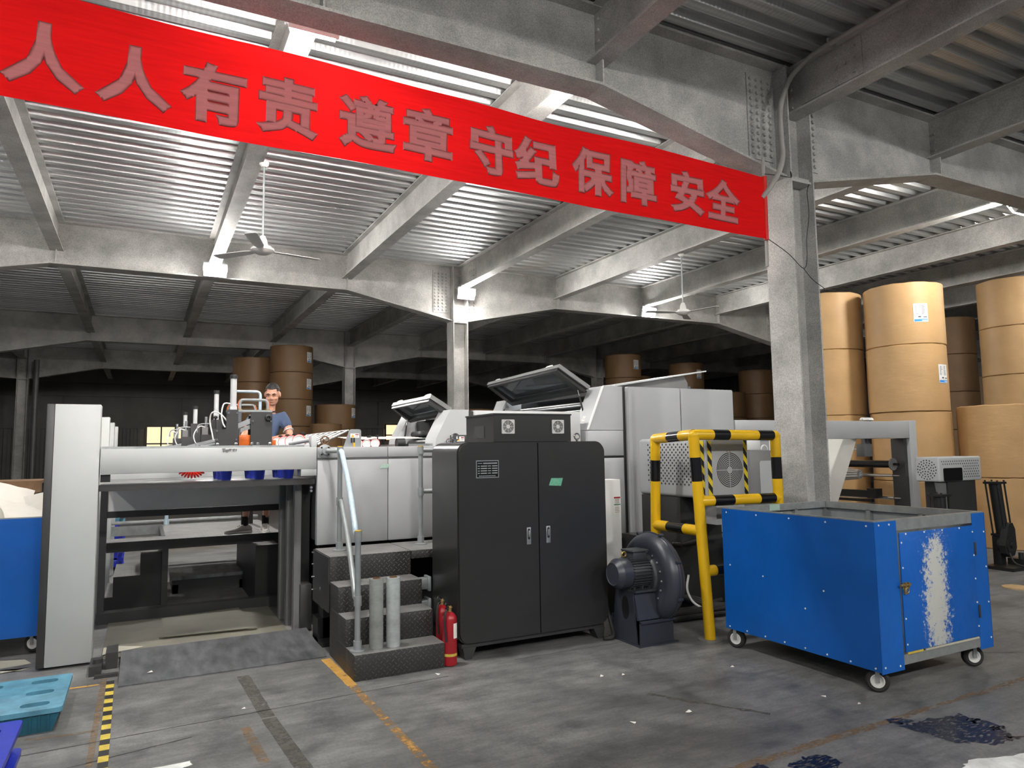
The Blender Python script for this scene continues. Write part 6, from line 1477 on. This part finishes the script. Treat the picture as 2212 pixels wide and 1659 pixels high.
    for s in (-1, 1):
        e = MB().tube([H(s*.018, .0925, .009), H(s*.033, .093, .011), H(s*.050, .083, .006)], [.002, .0032, .002], 8); e.build('eyelid_line', 'eye_dark', body)
        e = MB().tube([H(s*.014, .096, .030), H(s*.034, .096, .036), H(s*.056, .080, .028)], [.0035, .005, .003], 8); e.build('eyebrow', 'hair', body)
    MB().tube([H(-.024, .089, -.070), H(0, .0955, -.0675), H(.024, .089, -.070)], [.002, .0038, .002], 8).build('lips', 'lip', body)
    # shirt
    nodes = []; edges = []
    def nd(p, r, r2=None): nodes.append((p[0], p[1], p[2], r, r2 or r)); return len(nodes)-1
    p0 = nd((1.235, 8.90, 1.52), .165, .13); p1 = nd((1.262, 8.90, 1.74), .155, .125); p2 = nd((1.315, 8.88, 1.93), .172, .13); p3 = nd((1.342, 8.868, 2.06), .105, .085); p4 = nd((1.35, 8.858, 2.105), .066, .062)
    edges += [(p0, p1), (p1, p2), (p2, p3), (p3, p4)]
    for sh, el in (((1.50, 8.87, 2.045), (1.56, 8.72, 1.80)), ((1.15, 8.87, 2.03), (1.04, 8.72, 1.80))):
        a = nd(sh, .083); m_ = Vector(sh).lerp(Vector(el), .35); b = nd(tuple(m_), .078); c = nd(tuple(Vector(sh).lerp(Vector(el), .62)), .074)
        edges += [(p2, a), (a, b), (b, c)]
    sh_ = link_mesh('t_shirt', skin_blob(nodes, edges, None, .0095, 3), 'shirt', t)
    for sh, el in (((1.50, 8.87, 2.045), (1.56, 8.72, 1.80)), ((1.15, 8.87, 2.03), (1.04, 8.72, 1.80))):
        c = Vector(sh).lerp(Vector(el), .70); d = (Vector(el)-Vector(sh)).normalized(); u = d.orthogonal().normalized()
        MB().tube(arc(c, .055, 0, 2*PI, 24, u, d.cross(u))[:-1], .007, 8, closed=True).build('sleeve_trim', 'shirt_trim', sh_)
    MB().tube(arc((1.35, 8.856, 2.112), .058, 0, 2*PI, 24, (1, 0, 0), (0, .97, .22))[:-1], .008, 8, closed=True).build('collar', 'sock', sh_)
    # shorts
    nodes = []; edges = []
    q0 = nd((1.235, 8.90, 1.62), .155, .125); q1 = nd((1.236, 8.90, 1.52), .15, .12); edges.append((q0, q1))
    for hip, kn in (((1.15, 8.90, 1.46), (1.11, 8.84, 1.16)), ((1.33, 8.90, 1.46), (1.33, 8.84, 1.16))):
        a = nd(hip, .105); b = nd(tuple(Vector(hip).lerp(Vector(kn), .95)), .09); edges += [(q1, a), (a, b)]
    link_mesh('shorts', skin_blob(nodes, edges, None, .012, 3), 'shorts', t)
    for an, toe in (((1.085, 8.86, .80), (.90, 8.80, F+.05)), ((1.315, 8.88, .80), (1.285, 8.72, F+.05))):
        A = Vector(an); MB().lathe([(.036, -.06), (.040, .0), (.043, .085), (.037, .085)], A, (0, 0, 1), 20).build('sock', 'sock', t)
        T = Vector((toe[0], toe[1], 0)); H0 = Vector((an[0], an[1], 0)); d = (T-H0).normalized(); L_ = (T-H0).length; pz = Vector((-d.y, d.x, 0))
        s_ = MB(); rows = []
        prof = [(-.075, .030, .075), (-.05, .040, .095), (-.01, .043, .10), (.04, .043, .088), (.09, .044, .066), (.14, .046, .052), (L_+.0, .040, .046), (L_+.03, .026, .036), (L_+.045, .008, .024)]
        for x, w_, h in prof:
            c = H0+d*x; rows.append(s_._v([c+pz*(w_*math.cos(k*2*PI/14))+Vector((0, 0, F+.014+max(0, (h-.014)*(.5+.5*math.sin(k*2*PI/14))))) for k in range(14)]))
        for P_, Q_ in zip(rows, rows[1:]):
            for k in range(14): s_._f([P_[k], P_[(k+1) % 14], Q_[(k+1) % 14], Q_[k]])
        s_._f(rows[0][::-1]); s_._f(rows[-1]); so = s_.build('shoe', 'shoe', t, 70)
        sl = MB(); out = [H0+d*x+pz*w_*1.06 for x, w_, h in prof]+[H0+d*x-pz*w_*1.06 for x, w_, h in prof[::-1]]
        sl.prism([(p.x, p.y) for p in out], 'z', F+.002, F+.022); sl.build('sole', 'paper_white', so)
        lc = MB()
        for k in range(4): x = .035+k*.022; z = F+.10-k*.009; c = H0+d*x; lc.tube([c+pz*.028+Vector((0, 0, z-.016)), c+Vector((0, 0, z)), c-pz*.028+Vector((0, 0, z-.016))], .003, 6)
        lc.build('laces', 'paper_white', so)
worker()
